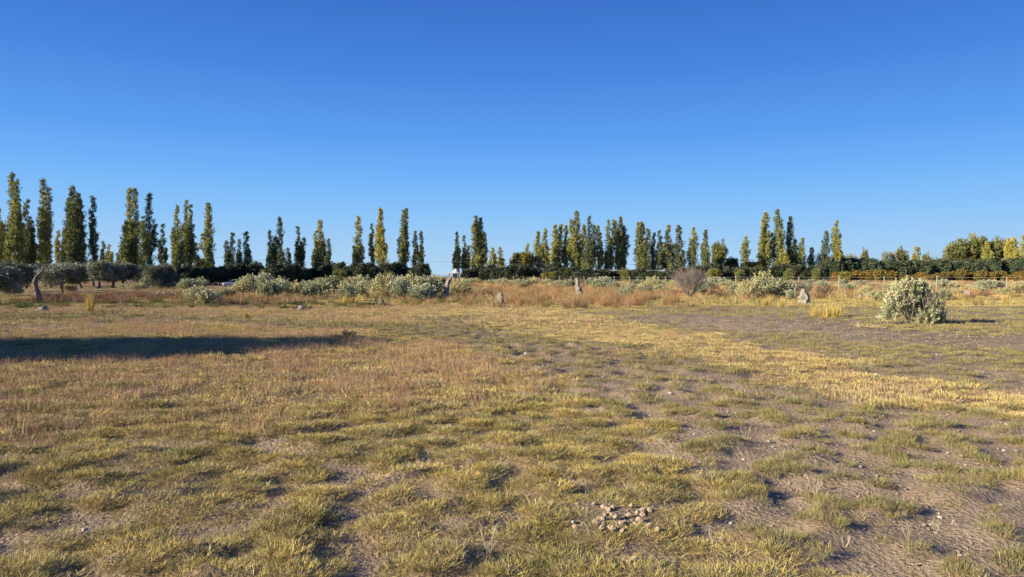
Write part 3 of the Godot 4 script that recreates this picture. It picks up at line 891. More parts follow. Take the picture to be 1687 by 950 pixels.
func build_trees() -> void:
	var A := "poplars behind the olive orchard"
	var Bq := "poplars above the dark hedge"
	var C := "poplars behind the far house"
	# px, top, width, distance, yellow, dark tone, leaders, label, group
	for a in [
		[3, 367, 15, 138, 0.9, 0.0, [[-4, 345]], "golden poplar with a taller dark leader, before the tallest poplar of the orchard", A],
		[20, 286, 25, 138, 0.38, 0.35, [[9, 299], [13, 352]], "tallest poplar behind the olive trees, yellowish green with a side leader", A],
		[49, 332, 20, 142, 0.12, 0.75, [[-8, 370], [6, 375]], "medium dark poplar with a golden side stem, between two taller poplars", A],
		[74, 297, 22, 142, 0.45, 0.55, [[8, 312]], "tall poplar with golden top and dark foot behind the pruned olive trunk", A],
		[70, 392, 10, 190, 0.5, 0.0, [], "pale thin poplar showing low behind the tall golden-topped one", A],
		[96, 381, 9, 180, 0.7, 0.0, [], "short bright yellow poplar behind the orchard", A],
		[108, 380, 10, 160, 0.0, 0.8, [], "short dark slim poplar beside the broad three-leader poplar", A],
		[124, 310, 30, 150, 0.18, 0.85, [[9, 321], [-11, 331], [14, 400]], "broad dark poplar with three leaders behind the orchard", A],
		[155, 326, 16, 152, 0.05, 0.85, [], "single slim tall dark poplar behind the orchard", A],
		[172, 399, 8, 190, 0.05, 0.8, [], "tiny dark distant poplar over the olive crowns", A],
		[181, 404, 9, 190, 0.7, 0.0, [], "tiny yellow distant poplar over the olive crowns", A],
		[193, 417, 6, 200, 0.05, 0.7, [], "tiny dark distant poplar over the olive crowns", A],
		[201, 405, 8, 170, 0.1, 0.7, [], "low dark poplar at the foot of the twin-topped poplar", A],
		[214, 312, 22, 160, 0.5, 0.35, [[10, 311], [17, 366]], "tall twin-topped yellow green poplar behind the orchard", A],
		[208, 366, 17, 158, 0.1, 0.85, [], "dark poplar leaning on the twin-topped yellow green one", A],
		[238, 365, 14, 158, 0.3, 0.6, [], "olive green poplar filling the foot of the twin-topped one", A],
		[249, 320, 19, 163, 0.08, 0.75, [], "tall even dark green poplar next to the twin-topped one", A],
		[269, 370, 11, 168, 0.05, 0.85, [], "short slim dark poplar above the round olive bush", A],
		[292, 340, 17, 175, 0.42, 0.6, [[9, 372]], "poplar with yellow top leaning away from its forked neighbour", A],
		[308, 332, 15, 178, 0.35, 0.7, [[8, 339], [9, 372]], "fork-topped poplar with yellow tip at the end of the orchard", A],
		[288, 404, 7, 178, 0.1, 0.7, [], "thin sparse grey poplar by the tall power pole", A],
		[324, 400, 9, 182, 0.05, 0.85, [], "low dark poplar under the fork-topped one", A],
		[344, 335, 21, 185, 0.4, 0.6, [], "lone tall poplar with golden tip at the orchard's end", A],
		[374, 397, 8, 190, 0.02, 0.9, [], "small slim dark poplar in the loose four above the parked car", Bq],
		[383, 385, 12, 190, 0.02, 0.9, [], "small dark poplar in the loose four above the parked car", Bq],
		[395, 396, 7, 190, 0.02, 0.9, [], "small slim dark poplar in the loose four above the parked car", Bq],
		[407, 383, 14, 190, 0.02, 0.9, [], "small dark poplar in the loose four above the parked car", Bq],
		[446, 381, 13, 190, 0.02, 0.85, [[7, 392]], "small dark forked poplar beside the slender pointed one", Bq],
		[461, 359, 17, 190, 0.06, 0.75, [], "slender pointed dark green poplar above the rounded saltbushes", Bq],
		[474, 410, 8, 200, 0.02, 0.85, [], "very short dark poplar just clearing the hedge", Bq],
		[492, 375, 13, 188, 0.02, 0.9, [[10, 393]], "dark poplar with bare foot and a lower side leader", Bq],
		[529, 364, 19, 188, 0.62, 0.3, [], "yellow headed poplar with dark small companions over the hedge", Bq],
		[522, 400, 10, 186, 0.05, 0.85, [[-5, 413]], "small dark companion of the yellow headed poplar", Bq],
		[542, 394, 10, 186, 0.05, 0.85, [], "small dark companion of the yellow headed poplar", Bq],
		[590, 357, 18, 192, 0.5, 0.4, [], "yellow green poplar standing alone before the gold one", Bq],
		[613, 370, 9, 192, 0.05, 0.85, [], "thin dark poplar beside the gold one", Bq],
		[628, 344, 19, 190, 0.85, 0.2, [], "tall gold poplar above the long bank of saltbushes", Bq],
		[664, 346, 17, 190, 0.3, 0.6, [[5, 345]], "tall poplar half green half yellow above the saltbush bank", Bq],
		[684, 382, 11, 190, 0.1, 0.75, [], "small green poplar of a pair beside the tall half yellow one", Bq],
		[694, 382, 10, 190, 0.1, 0.75, [], "small green poplar of a pair beside the tall half yellow one", Bq],
		[752, 384, 10, 195, 0.95, 0.0, [], "thin golden poplar by the open shelter", Bq],
		[765, 389, 11, 195, 0.15, 0.6, [[7, 407]], "slim green poplar between the golden one and the broad dark one", Bq],
		[784, 357, 22, 190, 0.3, 0.55, [[8, 360], [15, 384]], "broad tall green poplar with dark side, above the curved stump", Bq],
		[811, 409, 13, 210, 0.6, 0.0, [], "short yellowish poplar of a low pair over the hedge", Bq],
		[825, 408, 13, 210, 0.6, 0.0, [], "short yellowish poplar of a low pair over the hedge", Bq],
		[869, 402, 10, 205, 0.55, 0.0, [], "pointed pale yellow poplar over the bushy yellow tree", C],
		[886, 382, 19, 205, 0.3, 0.2, [], "mid green poplar at the start of the dense clump", C],
		[898, 378, 15, 203, 0.4, 0.3, [], "yellowish poplar second in the dense clump", C],
		[914, 372, 22, 200, 0.4, 0.0, [[10, 370]], "bright green poplar with twin tips in the dense clump", C],
		[932, 373, 14, 202, 0.4, 0.5, [], "narrow olive coloured poplar in the dense clump", C],
		[950, 349, 24, 200, 0.4, 0.35, [[-9, 364]], "tallest poplar of the dense clump, gold on one flank", C],
		[962, 371, 17, 198, 0.12, 0.6, [], "green poplar under the tallest of the dense clump", C],
		[971, 358, 15, 196, 0.0, 0.95, [[7, 372]], "darkest pointed poplar of the dense clump", C],
		[985, 373, 14, 200, 0.2, 0.4, [], "paler poplar closing the dense clump", C],
		[1002, 364, 17, 200, 0.25, 0.4, [[9, 363]], "pale stemmed poplar beside the wide fan of stems", C],
		[1021, 358, 20, 200, 0.1, 0.55, [[8, 373], [-7, 366]], "wide fan shaped poplar with many pale stems", C],
		[1057, 367, 24, 200, 0.22, 0.55, [[-6, 368], [11, 379]], "broad flat-topped poplar behind the house roof", C],
		[1077, 384, 9, 200, 0.05, 0.7, [], "slim poplar in the gap beside the flat-topped one", C],
		[1085, 381, 11, 200, 0.05, 0.7, [], "slim dark poplar over the pale roof", C],
		[1101, 372, 19, 200, 0.3, 0.45, [], "poplar with yellow tip above the dead grey bush", C],
		[1119, 372, 20, 200, 0.05, 0.75, [], "dark even poplar above the dead grey bush", C],
		[1143, 376, 18, 200, 0.22, 0.7, [], "dark poplar with a golden patch at its tip", C],
		[1162, 380, 17, 198, 0.08, 0.8, [], "dark poplar in front of the broad pale green tree", C],
		[1229, 390, 16, 205, 0.3, 0.05, [], "lone light green pointed poplar above the hedge gap", C],
		[1262, 350, 24, 205, 0.35, 0.25, [[-5, 362]], "tall bright poplar of the great pair with a golden patch", C],
		[1278, 347, 20, 205, 0.12, 0.6, [], "tall darker poplar of the great pair", C],
		[1302, 357, 19, 205, 0.06, 0.85, [[9, 395]], "tall blackish green poplar beside the great pair", C],
		[1290, 406, 14, 203, 0.5, 0.0, [], "short pale grey poplar at the foot of the great pair", C],
		[1320, 393, 15, 205, 0.3, 0.3, [], "mid green poplar beneath the blackish one", C],
		[1336, 409, 15, 207, 0.3, 0.2, [], "low olive poplar trailing off from the blackish one", C],
		[1361, 382, 15, 205, 0.0, 0.95, [], "dark bluish poplar paired with a yellow one", C],
		[1375, 365, 17, 205, 0.55, 0.15, [[6, 385]], "yellow green poplar paired with a dark bluish one", C],
		[1507, 407, 10, 255, 0.5, 0.1, [[7, 407]], "small twin yellow green poplar over the long hedge", C],
		[1627, 400, 17, 250, 0.55, 0.1, [], "yellowish poplar before the great rounded grove", C],
		[1641, 396, 15, 255, 0.15, 0.4, [], "greyer green poplar between the rounded grove and the orange one", C],
		[1664, 393, 26, 235, 0.75, 0.1, [[6, 392]], "wide orange gold poplar beyond the orchard row", C],
		[1684, 388, 24, 245, 0.45, 0.2, [], "tall green gold poplar next to the orange one", C],
	]:
		poplar(a[0], a[1], a[2], a[3], a[4], a[5], a[6], a[7], a[8])

	# broader trees
	proto.lime_dome = dome(proto.poplar, 60, 26, 3.0, [lin(0.22, 0.21, 0.05), lin(0.30, 0.25, 0.06), lin(0.15, 0.16, 0.05)], 0.8, 0.35)
	proto.green_dome = dome(proto.poplar, 60, 26, 3.0, [lin(0.13, 0.16, 0.055), lin(0.17, 0.19, 0.07), lin(0.21, 0.20, 0.07)], 0.8, 0.35)
	proto.pale_dome = dome(proto.poplar, 40, 12, 3.0, [lin(0.20, 0.23, 0.15), lin(0.26, 0.26, 0.18)], 0.7, 0.3)
	for a in [
		[862, 203, 414, 40, "lime", "bushy yellow green tree between the low poplars and the dense clump"],
		[1184, 212, 400, 30, "green", "broad pale green tree beside the dark poplar"],
		[1205, 215, 424, 26, "lime", "low light green tree behind the hedge gap"],
		[1243, 206, 430, 34, "lime", "yellow flecked bushy tree left of the great poplar pair"],
		[1351, 212, 412, 14, "pale", "wispy pale half bare tree beside the dark bluish poplar"],
		[1403, 220, 415, 26, "pale", "airy grey green tree above the clipped hedge"],
		[1423, 222, 412, 14, "green", "small dark pointed tree above the clipped hedge"],
		[1457, 260, 410, 12, "pale", "pale leafless looking tree of the distant three"],
		[1470, 262, 411, 20, "pale", "blue grey rounded tree of the distant three"],
		[1485, 262, 410, 22, "green", "greener rounded tree of the distant three"],
		[1525, 250, 419, 15, "green", "small dark tree beside the bare pale one"],
		[1582, 255, 399, 46, "green", "lower shoulder tree of the great rounded grove"],
		[1600, 258, 391, 52, "green", "tallest tree of the great rounded grove"],
		[1618, 262, 395, 40, "lime", "yellower tree of the great rounded grove"],
		[1650, 268, 396, 46, "green", "deep green tree behind the orange gold poplar"],
		[333, 195, 424, 16, "lime", "light yellow shrub-like tree glimpsed between the orchard poplars"],
	]:
		var pair: Mesh = proto[a[4] + "_dome"]
		round_tree("broad_tree", pair, 3.3, mat.leaf, a[0], a[1], a[2], a[3], 0.12, a[5], "tree")
	for a in [[905, "olive green shrub before the dense poplar clump"], [1030, "yellowish shrub before the fan shaped poplar"], [1176, "light green shrub under the broad pale green tree"], [1218, "light green shrub by the hedge gap"], [1300, "grey green shrub under the blackish poplar"], [1345, "leafy green shrub before the low olive poplar"], [1392, "grey green shrub after the paired poplars"], [440, "dull green shrub before the forked poplar"], [640, "dull green shrub before the gold poplar"], [560, "dull green shrub in the hedge's lowest dip"]]:
		round_tree("hedge_shrub", proto["green_dome" if rng.randf() < 0.6 else "lime_dome"], 3.3, mat.dark_leaf, a[0], 165.0, 445.0 + r(-3, 3), r(16, 26), 0.0, a[1], "shrub", "shrubs in front of the hedge")
	# a leafless tree
	var bt := thing("bare_tree", "pale leafless tree standing above the long hedge", "tree", at(1543, 250))
	part("trunk", stems_mesh(14, 10.2, 2.6, 0.09, 14), mat.pale_bark, bt)

	# olives of the orchard
	proto.olive_domes = []
	for i in 4:
		proto.olive_domes.append(dome(proto.olive, 46, 34, 1.5, [lin(0.20, 0.21, 0.14), lin(0.31, 0.32, 0.23), lin(0.14, 0.15, 0.095)], 0.42, 0.4))
	var O := "olive trees of the orchard"
	for a in [
		[-12, 45, 436, 78, "dark olive tree with low branches beside the pruned trunk's orchard gap"],
		[28, 72, 431, 70, "olive tree standing behind the bent pruned trunk"],
		[43, 90, 436, 46, "smaller olive with a pale trunk behind the bent pruned trunk"],
		[103, 66, 436, 66, "spreading olive with shadowed foot beside the straw clump"],
		[84, 100, 433, 60, "olive crown filling the second row of the orchard"],
		[134, 96, 434, 52, "olive crown filling the second row of the orchard"],
		[163, 94, 430, 38, "slender trunked olive next to the thick pale trunk"],
		[186, 96, 431, 42, "olive with a thick sunlit reddish trunk"],
		[205, 100, 431, 44, "olive at the end of the row beside the thick trunked one"],
		[232, 125, 434, 44, "olive crown showing over the small pale saltbushes"],
		[12, 110, 432, 60, "olive crown filling the second row of the orchard"],
	]:
		olive(a[0], a[1], a[2], a[3], a[4], O)
	round_tree("olive_tree", proto.olive_domes[1], 1.75, mat.dark_leaf, 264, 105, 433, 48, 0.02, "round olive bush with foliage down to the ground", "olive tree", O)
	olive_at(Vector3(-14.2, 0, -12.2), 4.1, 3.9, "olive tree beside the turf whose shadow crosses it", O)
	olive_at(Vector3(-19.8, 0, -11.2), 4.6, 4.4, "larger olive tree further off along the shadowed turf", O)

	# the dark hedge of evergreen trees
	proto.dark_domes = []
	for i in 5:
		proto.dark_domes.append(dome(proto.dark, 50, 30, 2.4, [lin(0.06, 0.078, 0.045), lin(0.11, 0.125, 0.08), lin(0.045, 0.06, 0.036)], 0.6, 0.4))
	var H := "dark evergreen trees of the hedge"
	var px := 236.0
	while px < 1195.0:
		var d := 172.0 + 6.0 * sin(px * 0.05)
		var top := 437.0 + r(-8.0, 7.0)
		if px > 700.0 and px < 760.0:
			px += 62.0
			continue
		if px > 960.0 and px < 1110.0: top = 445.0 + r(-3, 2)
		elif px > 760.0: top = 437.0 + r(-6, 6)
		var lab := "dark evergreen hedge tree"
		if px > 960.0: lab = "low dark evergreen hedge tree"
		elif px > 760.0: lab = "rounded dark evergreen hedge tree"
		lab += ", before " + landmark(px)
		round_tree("evergreen_tree", proto.dark_domes[rng.randi() % 5], 2.7, mat.dark_leaf, px, d, top, r(24, 36), 0.0, lab, "evergreen", H)
		px += r(13, 18)
	while px < 1360.0:
		round_tree("evergreen_tree", proto.dark_domes[rng.randi() % 5], 2.7, mat.dark_leaf, px, 182.0, 438.0 + r(-5, 4), r(26, 38), 0.0, "dark evergreen hedge tree before " + landmark(px), "evergreen", H)
		px += r(14, 19)
	proto.grey_domes = []
	for i in 3:
		proto.grey_domes.append(dome(proto.dark, 50, 30, 2.4, [lin(0.085, 0.115, 0.065), lin(0.13, 0.16, 0.095), lin(0.055, 0.075, 0.045)], 0.6, 0.4))
	while px < 1740.0:
		var wide := r(26, 40)
		round_tree("evergreen_tree", proto.grey_domes[rng.randi() % 3], 2.7, mat.dark_leaf, px, 206.0 + r(-3, 3), (426.0 if px < 1450.0 else 429.0) + r(-2.5, 3.5), wide, 0.0, "bushy evergreen of the clipped hedge before " + landmark(px), "evergreen", "evergreens of the clipped hedge")
		px += wide * 0.5
	# the orange orchard row
	proto.vine_dome = dome(proto.vine, 34, 20, 1.4, [lin(0.27, 0.20, 0.05), lin(0.22, 0.19, 0.06), lin(0.30, 0.16, 0.045), lin(0.13, 0.13, 0.05), lin(0.16, 0.15, 0.05)], 0.42, 0.3)
	px = 1378.0
	while px < 1720.0:
		var wide := r(17, 24)
		round_tree("fruit_bush", proto.vine_dome, 1.6, mat.leaf, px, 172.0 + r(-6, 6), 449.5 + r(-5, 4), wide, 0.03, "orange yellow fruit bush in line with " + landmark(px), "fruit bush", "fruit bushes in a row before the hedge")
		px += wide * r(0.65, 0.95)


# ---------------------------------------------------------------- bushes in the field
func build_bushes() -> void:
	saltbush_meshes(8, 330, 1.0, 1.0)
	proto.bush_stems = stems_mesh(9, 0.8, 0.75, 0.018, 3)
	var S := "saltbushes of the long bank"
	var T := "scattered saltbushes in the weed field"
	var U := "small saltbushes at the orchard's edge"
	for a in [
		[338, 503, 470, 52, "pale saltbush at the near end of the bank, above the brown weeds", S],
		[400, 489, 464, 36, "rounded saltbush between the track and the brown weeds", S],
		[413, 481, 453, 36, "tall pale saltbush beside the parked car's track", S],
		[434, 482, 451, 34, "tall grey green saltbush behind the pale one", S],
		[446, 493, 466, 34, "rounded saltbush just behind the brown weeds", S],
		[470, 490, 456, 40, "pale saltbush above the brown weeds with pointed plumes", S],
		[490, 490, 462, 32, "saltbush with shadowed flank at the gap in the bank", S],
		[518, 492, 468, 34, "low saltbush at the start of the long bank", S],
		[536, 492, 470, 36, "low dark footed saltbush of the long bank", S],
		[548, 482, 459, 46, "saltbush in the back of the long bank", S],
		[580, 484, 460, 48, "saltbush in the back of the long bank", S],
		[568, 496, 472, 36, "low saltbush beside the straw coloured grass", S],
		[604, 490, 460, 46, "saltbush in the middle of the long bank", S],
		[632, 493, 458, 46, "tall saltbush of the long bank directly above the dark hollow stump", S],
		[655, 494, 460, 40, "saltbush of the long bank between the dark stump and the tallest one", S],
		[678, 488, 448, 52, "tallest saltbush of the long bank", S],
		[700, 492, 456, 46, "saltbush behind the rust weeds next to the tallest one", S],
		[690, 497, 470, 50, "shaded saltbush below the tallest one", S],
		[722, 486, 462, 26, "narrow saltbush beside the curved stump", S],
		[755, 490, 464, 42, "rounded saltbush touching the curved stump", S],
		[720, 468, 452, 34, "distant saltbush before the open shelter", S],
		[757, 467, 455, 26, "distant saltbush before the open shelter", S],
		[208, 476, 466, 24, "small pale saltbush beneath the last olives", U],
		[240, 475, 457, 18, "upright pale saltbush beneath the round olive bush", U],
		[226, 478, 468, 30, "small pale saltbush beneath the last olives", U],
		[278, 472, 463, 24, "small pale saltbush beneath the round olive bush", U],
		[306, 475, 460, 32, "small grey saltbush near the power pole", U],
		[332, 470, 457, 22, "small grey saltbush near the power pole", U],
		[112, 481, 464, 24, "tall dull saltbush at the foot of the spreading olive", U],
		[15, 487, 466, 34, "dull saltbush beneath the dark low-branched olive", U],
		[794, 486, 475, 22, "little pale saltbush beyond the small white stump", T],
		[770, 470, 459, 24, "distant saltbush right of the shelter", T],
		[812, 470, 460, 20, "distant saltbush in the weeds before the hedge", T],
		[828, 471, 457, 24, "distant saltbush in the weeds before the hedge", T],
		[850, 469, 459, 20, "distant saltbush in the weeds before the hedge", T],
		[878, 470, 455, 34, "distant wider saltbush before the fence posts", T],
		[900, 471, 458, 24, "distant saltbush behind the small dark log", T],
		[934, 478, 463, 22, "saltbush just left of the knobbly leaning stump", T],
		[975, 473, 458, 18, "distant saltbush at the fence behind the leaning stump", T],
		[992, 479, 457, 42, "wide pale saltbush right of the leaning stump", T],
		[1012, 480, 466, 24, "small saltbush joined to the wide pale one", T],
		[1029, 496, 474, 24, "small upright saltbush in the rust weeds", T],
		[1050, 472, 461, 26, "distant saltbush before the house", T],
		[1074, 477, 459, 32, "saltbush before the house with rounded top", T],
		[1096, 472, 461, 20, "distant saltbush before the house", T],
		[1112, 476, 463, 26, "pale saltbush touching the grey dead bush", T],
		[1150, 486, 471, 26, "saltbush tucked against the grey dead bush", T],
		[1182, 471, 457, 42, "wide low saltbush behind the thick fence post", T],
		[1206, 486, 470, 18, "pale little saltbush at the edge of the big group", T],
		[1234, 492, 465, 40, "rounded saltbush of the big group", T],
		[1256, 489, 454, 46, "tallest saltbush of the big group", T],
		[1280, 491, 461, 46, "dark footed saltbush of the big group", T],
		[1300, 494, 478, 14, "tiny yellowish saltbush beside the grey banded stump", T],
		[1337, 470, 461, 22, "distant saltbush behind the big group", T],
		[1386, 471, 461, 18, "distant saltbush by a fence post", T],
		[1418, 472, 462, 20, "distant saltbush by a fence post", T],
		[1440, 475, 467, 16, "distant little saltbush between two fence posts", T],
		[1446, 494, 477, 32, "low saltbush before the largest one", T],
		[1556, 495, 478, 22, "low saltbush on the far side of the largest one", T],
		[1562, 479, 459, 34, "dark shaded saltbush behind the largest one", T],
		[1596, 480, 470, 24, "low pale saltbush near the pointed grey stone", T],
		[1634, 482, 462, 42, "wide pale saltbush before the last fence post", T],
		[1676, 480, 466, 28, "pale saltbush beyond the last fence post", T],
		[782, 468, 459, 22, "low saltbush of the thin line before the hedge near the broad poplar", T],
		[864, 474, 464, 22, "low saltbush between the weeds and the bushy yellow tree", T],
		[915, 472, 461, 26, "low saltbush before the twin-tipped poplar", T],
		[950, 472, 460, 24, "low saltbush behind the knobbly leaning stump", T],
		[1040, 478, 465, 28, "low saltbush in the russet field before the fan shaped poplar", T],
		[1062, 484, 471, 24, "small saltbush in the russet field beside the grey dead bush", T],
		[1088, 482, 468, 26, "small saltbush close before the grey dead bush", T],
		[1160, 478, 464, 30, "low saltbush behind the grey dead bush", T],
		[1198, 474, 462, 26, "low saltbush near the thick fence post", T],
		[1222, 480, 466, 26, "low saltbush feeding into the big group", T],
		[1322, 480, 466, 30, "grey saltbush behind the banded stump", T],
		[1352, 476, 463, 26, "distant pale saltbush past the banded stump", T],
		[1402, 480, 468, 26, "low pale saltbush in the field before the fence", T],
		[1428, 486, 474, 24, "low pale saltbush beside the small upright stone", T],
		[1470, 480, 466, 26, "low pale saltbush beside the largest one", T],
		[1578, 486, 474, 26, "pale saltbush leaning to the pointed grey stone", T],
		[1612, 478, 464, 30, "pale saltbush between the pointed stone and the last post", T],
		[1655, 488, 476, 30, "low saltbush beneath the last fence post", T],
		[600, 478, 457, 44, "saltbush in the hidden back row of the long bank", S],
		[646, 480, 455, 44, "saltbush in the back row behind the dark stump", S],
		[530, 478, 461, 36, "saltbush in the back row near the straw grass", S],
		[505, 480, 463, 28, "saltbush bridging the gap in the bank", S],
		[372, 492, 470, 30, "rounded saltbush joined to the pale near one", S],
		[318, 494, 476, 26, "small saltbush at the very end of the bank", S],
	]:
		saltbush(a[0], a[1], a[2], a[3], a[4], a[5])

	# the largest saltbush, open in the middle so that its branches show
	proto.fine_plume = [plume(40, 0.34, 0.08, 0.075), plume(40, 0.38, 0.08, 0.07), plume(36, 0.3, 0.09, 0.075)]
	var base := gp(1503, 534)
	var d := -base.z
	var t := thing("saltbush", "largest saltbush, open in the middle with dark branches showing", "bush", base)
	var high := 80.0 * d / F
	var broad := 44.0 * d / F
	var w2 := []
	var t2 := PackedColorArray()
	var lobes := [[-0.30, 0.62, 0.0, 0.26], [0.14, 0.72, -0.1, 0.25], [0.60, 0.34, 0.1, 0.27], [-0.72, 0.52, 0.1, 0.22], [0.30, 0.20, 0.3, 0.26], [-0.08, 0.84, 0.1, 0.17], [0.0, 0.55, -0.5, 0.3], [0.48, 0.62, -0.2, 0.22], [0.85, 0.15, 0.0, 0.18], [-0.42, 0.84, 0.0, 0.13], [-0.9, 0.30, 0.0, 0.13], [0.78, 0.56, 0.0, 0.13], [0.34, 0.86, 0.0, 0.11]]
	for i in 900:
		var lobe: Array = lobes[rng.randi() % lobes.size()]
		var dir := Vector3(r(-1, 1), r(-0.6, 1.0), r(-1, 1)).normalized()
		var p := Vector3(lobe[0] * broad + dir.x * lobe[3] * broad, lobe[1] * high * 0.92 + dir.y * lobe[3] * high * 0.72, lobe[2] * broad + dir.z * lobe[3] * broad) * r(0.85, 1.0)
		p.y = maxf(p.y - 0.12, 0.02)
		var lean := (dir * 0.8 + Vector3(0, 0.9, 0) + Vector3(r(-1, 1), 0, r(-1, 1)) * 0.35).normalized()
		w2.append(Transform3D(Basis(Quaternion(Vector3.UP, lean)) * Basis(Vector3.UP, r(0, TAU)) * Basis.from_scale(Vector3.ONE * r(0.5, 1.0)), p))
		t2.append(vary(lin(0.47, 0.475, 0.28).lerp(lin(0.35, 0.38, 0.25), rng.randf()), 0.18))
	part("stems", stems_mesh(16, high * 0.98, broad * 0.9, 0.024, 7), mat.twig, t)
	part("foliage", baked(proto.fine_plume, w2, t2), mat.sage, t)

	# leafless bushes
	var g := thing("dead_bush", "large grey leafless bush of tangled twigs in the weeds", "bush", gp(1137, 490))
	var gd := -g.position.z
	part("stems", stems_mesh(46, 50.0 * gd / F * 1.05, 32.0 * gd / F, 0.018, 22), matte(lin(0.21, 0.175, 0.155)), g)
	part("trunk", limbs(0.9, 0.07, 1.1, 0.5, 0.3, 4), mat.pale_bark, g)
	g = thing("dead_bush", "brownish grey twiggy bush leaning on the big saltbush group", "bush", gp(1312, 487))
	gd = -g.position.z
	part("stems", stems_mesh(40, 28.0 * gd / F, 24.0 * gd / F, 0.014, 20), matte(lin(0.20, 0.17, 0.14)), g)
	g = thing("dead_bush", "small dark spreading bush with bare black branches behind the banded stump", "bush", gp(1357, 489))
	gd = -g.position.z
	part("stems", stems_mesh(16, 22.0 * gd / F, 15.0 * gd / F, 0.022, 9), matte(lin(0.07, 0.06, 0.04)), g)
	g = thing("dead_bush", "low dark shrub at the tip of the long shadow on the turf", "bush", gp(574, 560))
	part("stems", stems_mesh(26, 0.24, 0.24, 0.006, 12), matte(lin(0.10, 0.09, 0.05)), g)


# ---------------------------------------------------------------- stumps, stones and small plants
func stump(called: String, label: String, base: Vector3, pts: Array, radii: Array, material: Material, arms: Array, category := "stump") -> void:
	var t := thing(called, label, category, base)
	var f := Faces.new()
	var nz := FastNoiseLite.new()
	nz.seed = rng.randi() % 9999
	nz.frequency = 3.5
	nz.fractal_octaves = 3
	var cv := Curve3D.new()
	for p in pts: cv.add_point(p)
	var n := 18
	var pp := PackedVector3Array()
	var rr := PackedFloat32Array()
	for i in n:
		var q := float(i) / (n - 1) * (pts.size() - 1)
		var k := mini(int(q), pts.size() - 2)
		pp.append(pts[k].lerp(pts[k + 1], smoothstep(0.0, 1.0, q - k) * 0.5 + (q - k) * 0.5))
		rr.append(lerpf(radii[k], radii[k + 1], q - k))
	f.tube(pp, rr, 18, Color.WHITE, nz, 0.6)
	part("trunk", f.mesh(), material, t)
	for a in arms:
		var g := Faces.new()
		g.tube(PackedVector3Array([a[0], (a[0] + a[1]) * 0.5 + Vector3(0, 0.03, 0.02), a[1]]), PackedFloat32Array([a[2], a[2] * 0.8, a[2] * 0.45]), 9, Color.WHITE, nz, 0.7)
		part("branch", g.mesh(), material, t)

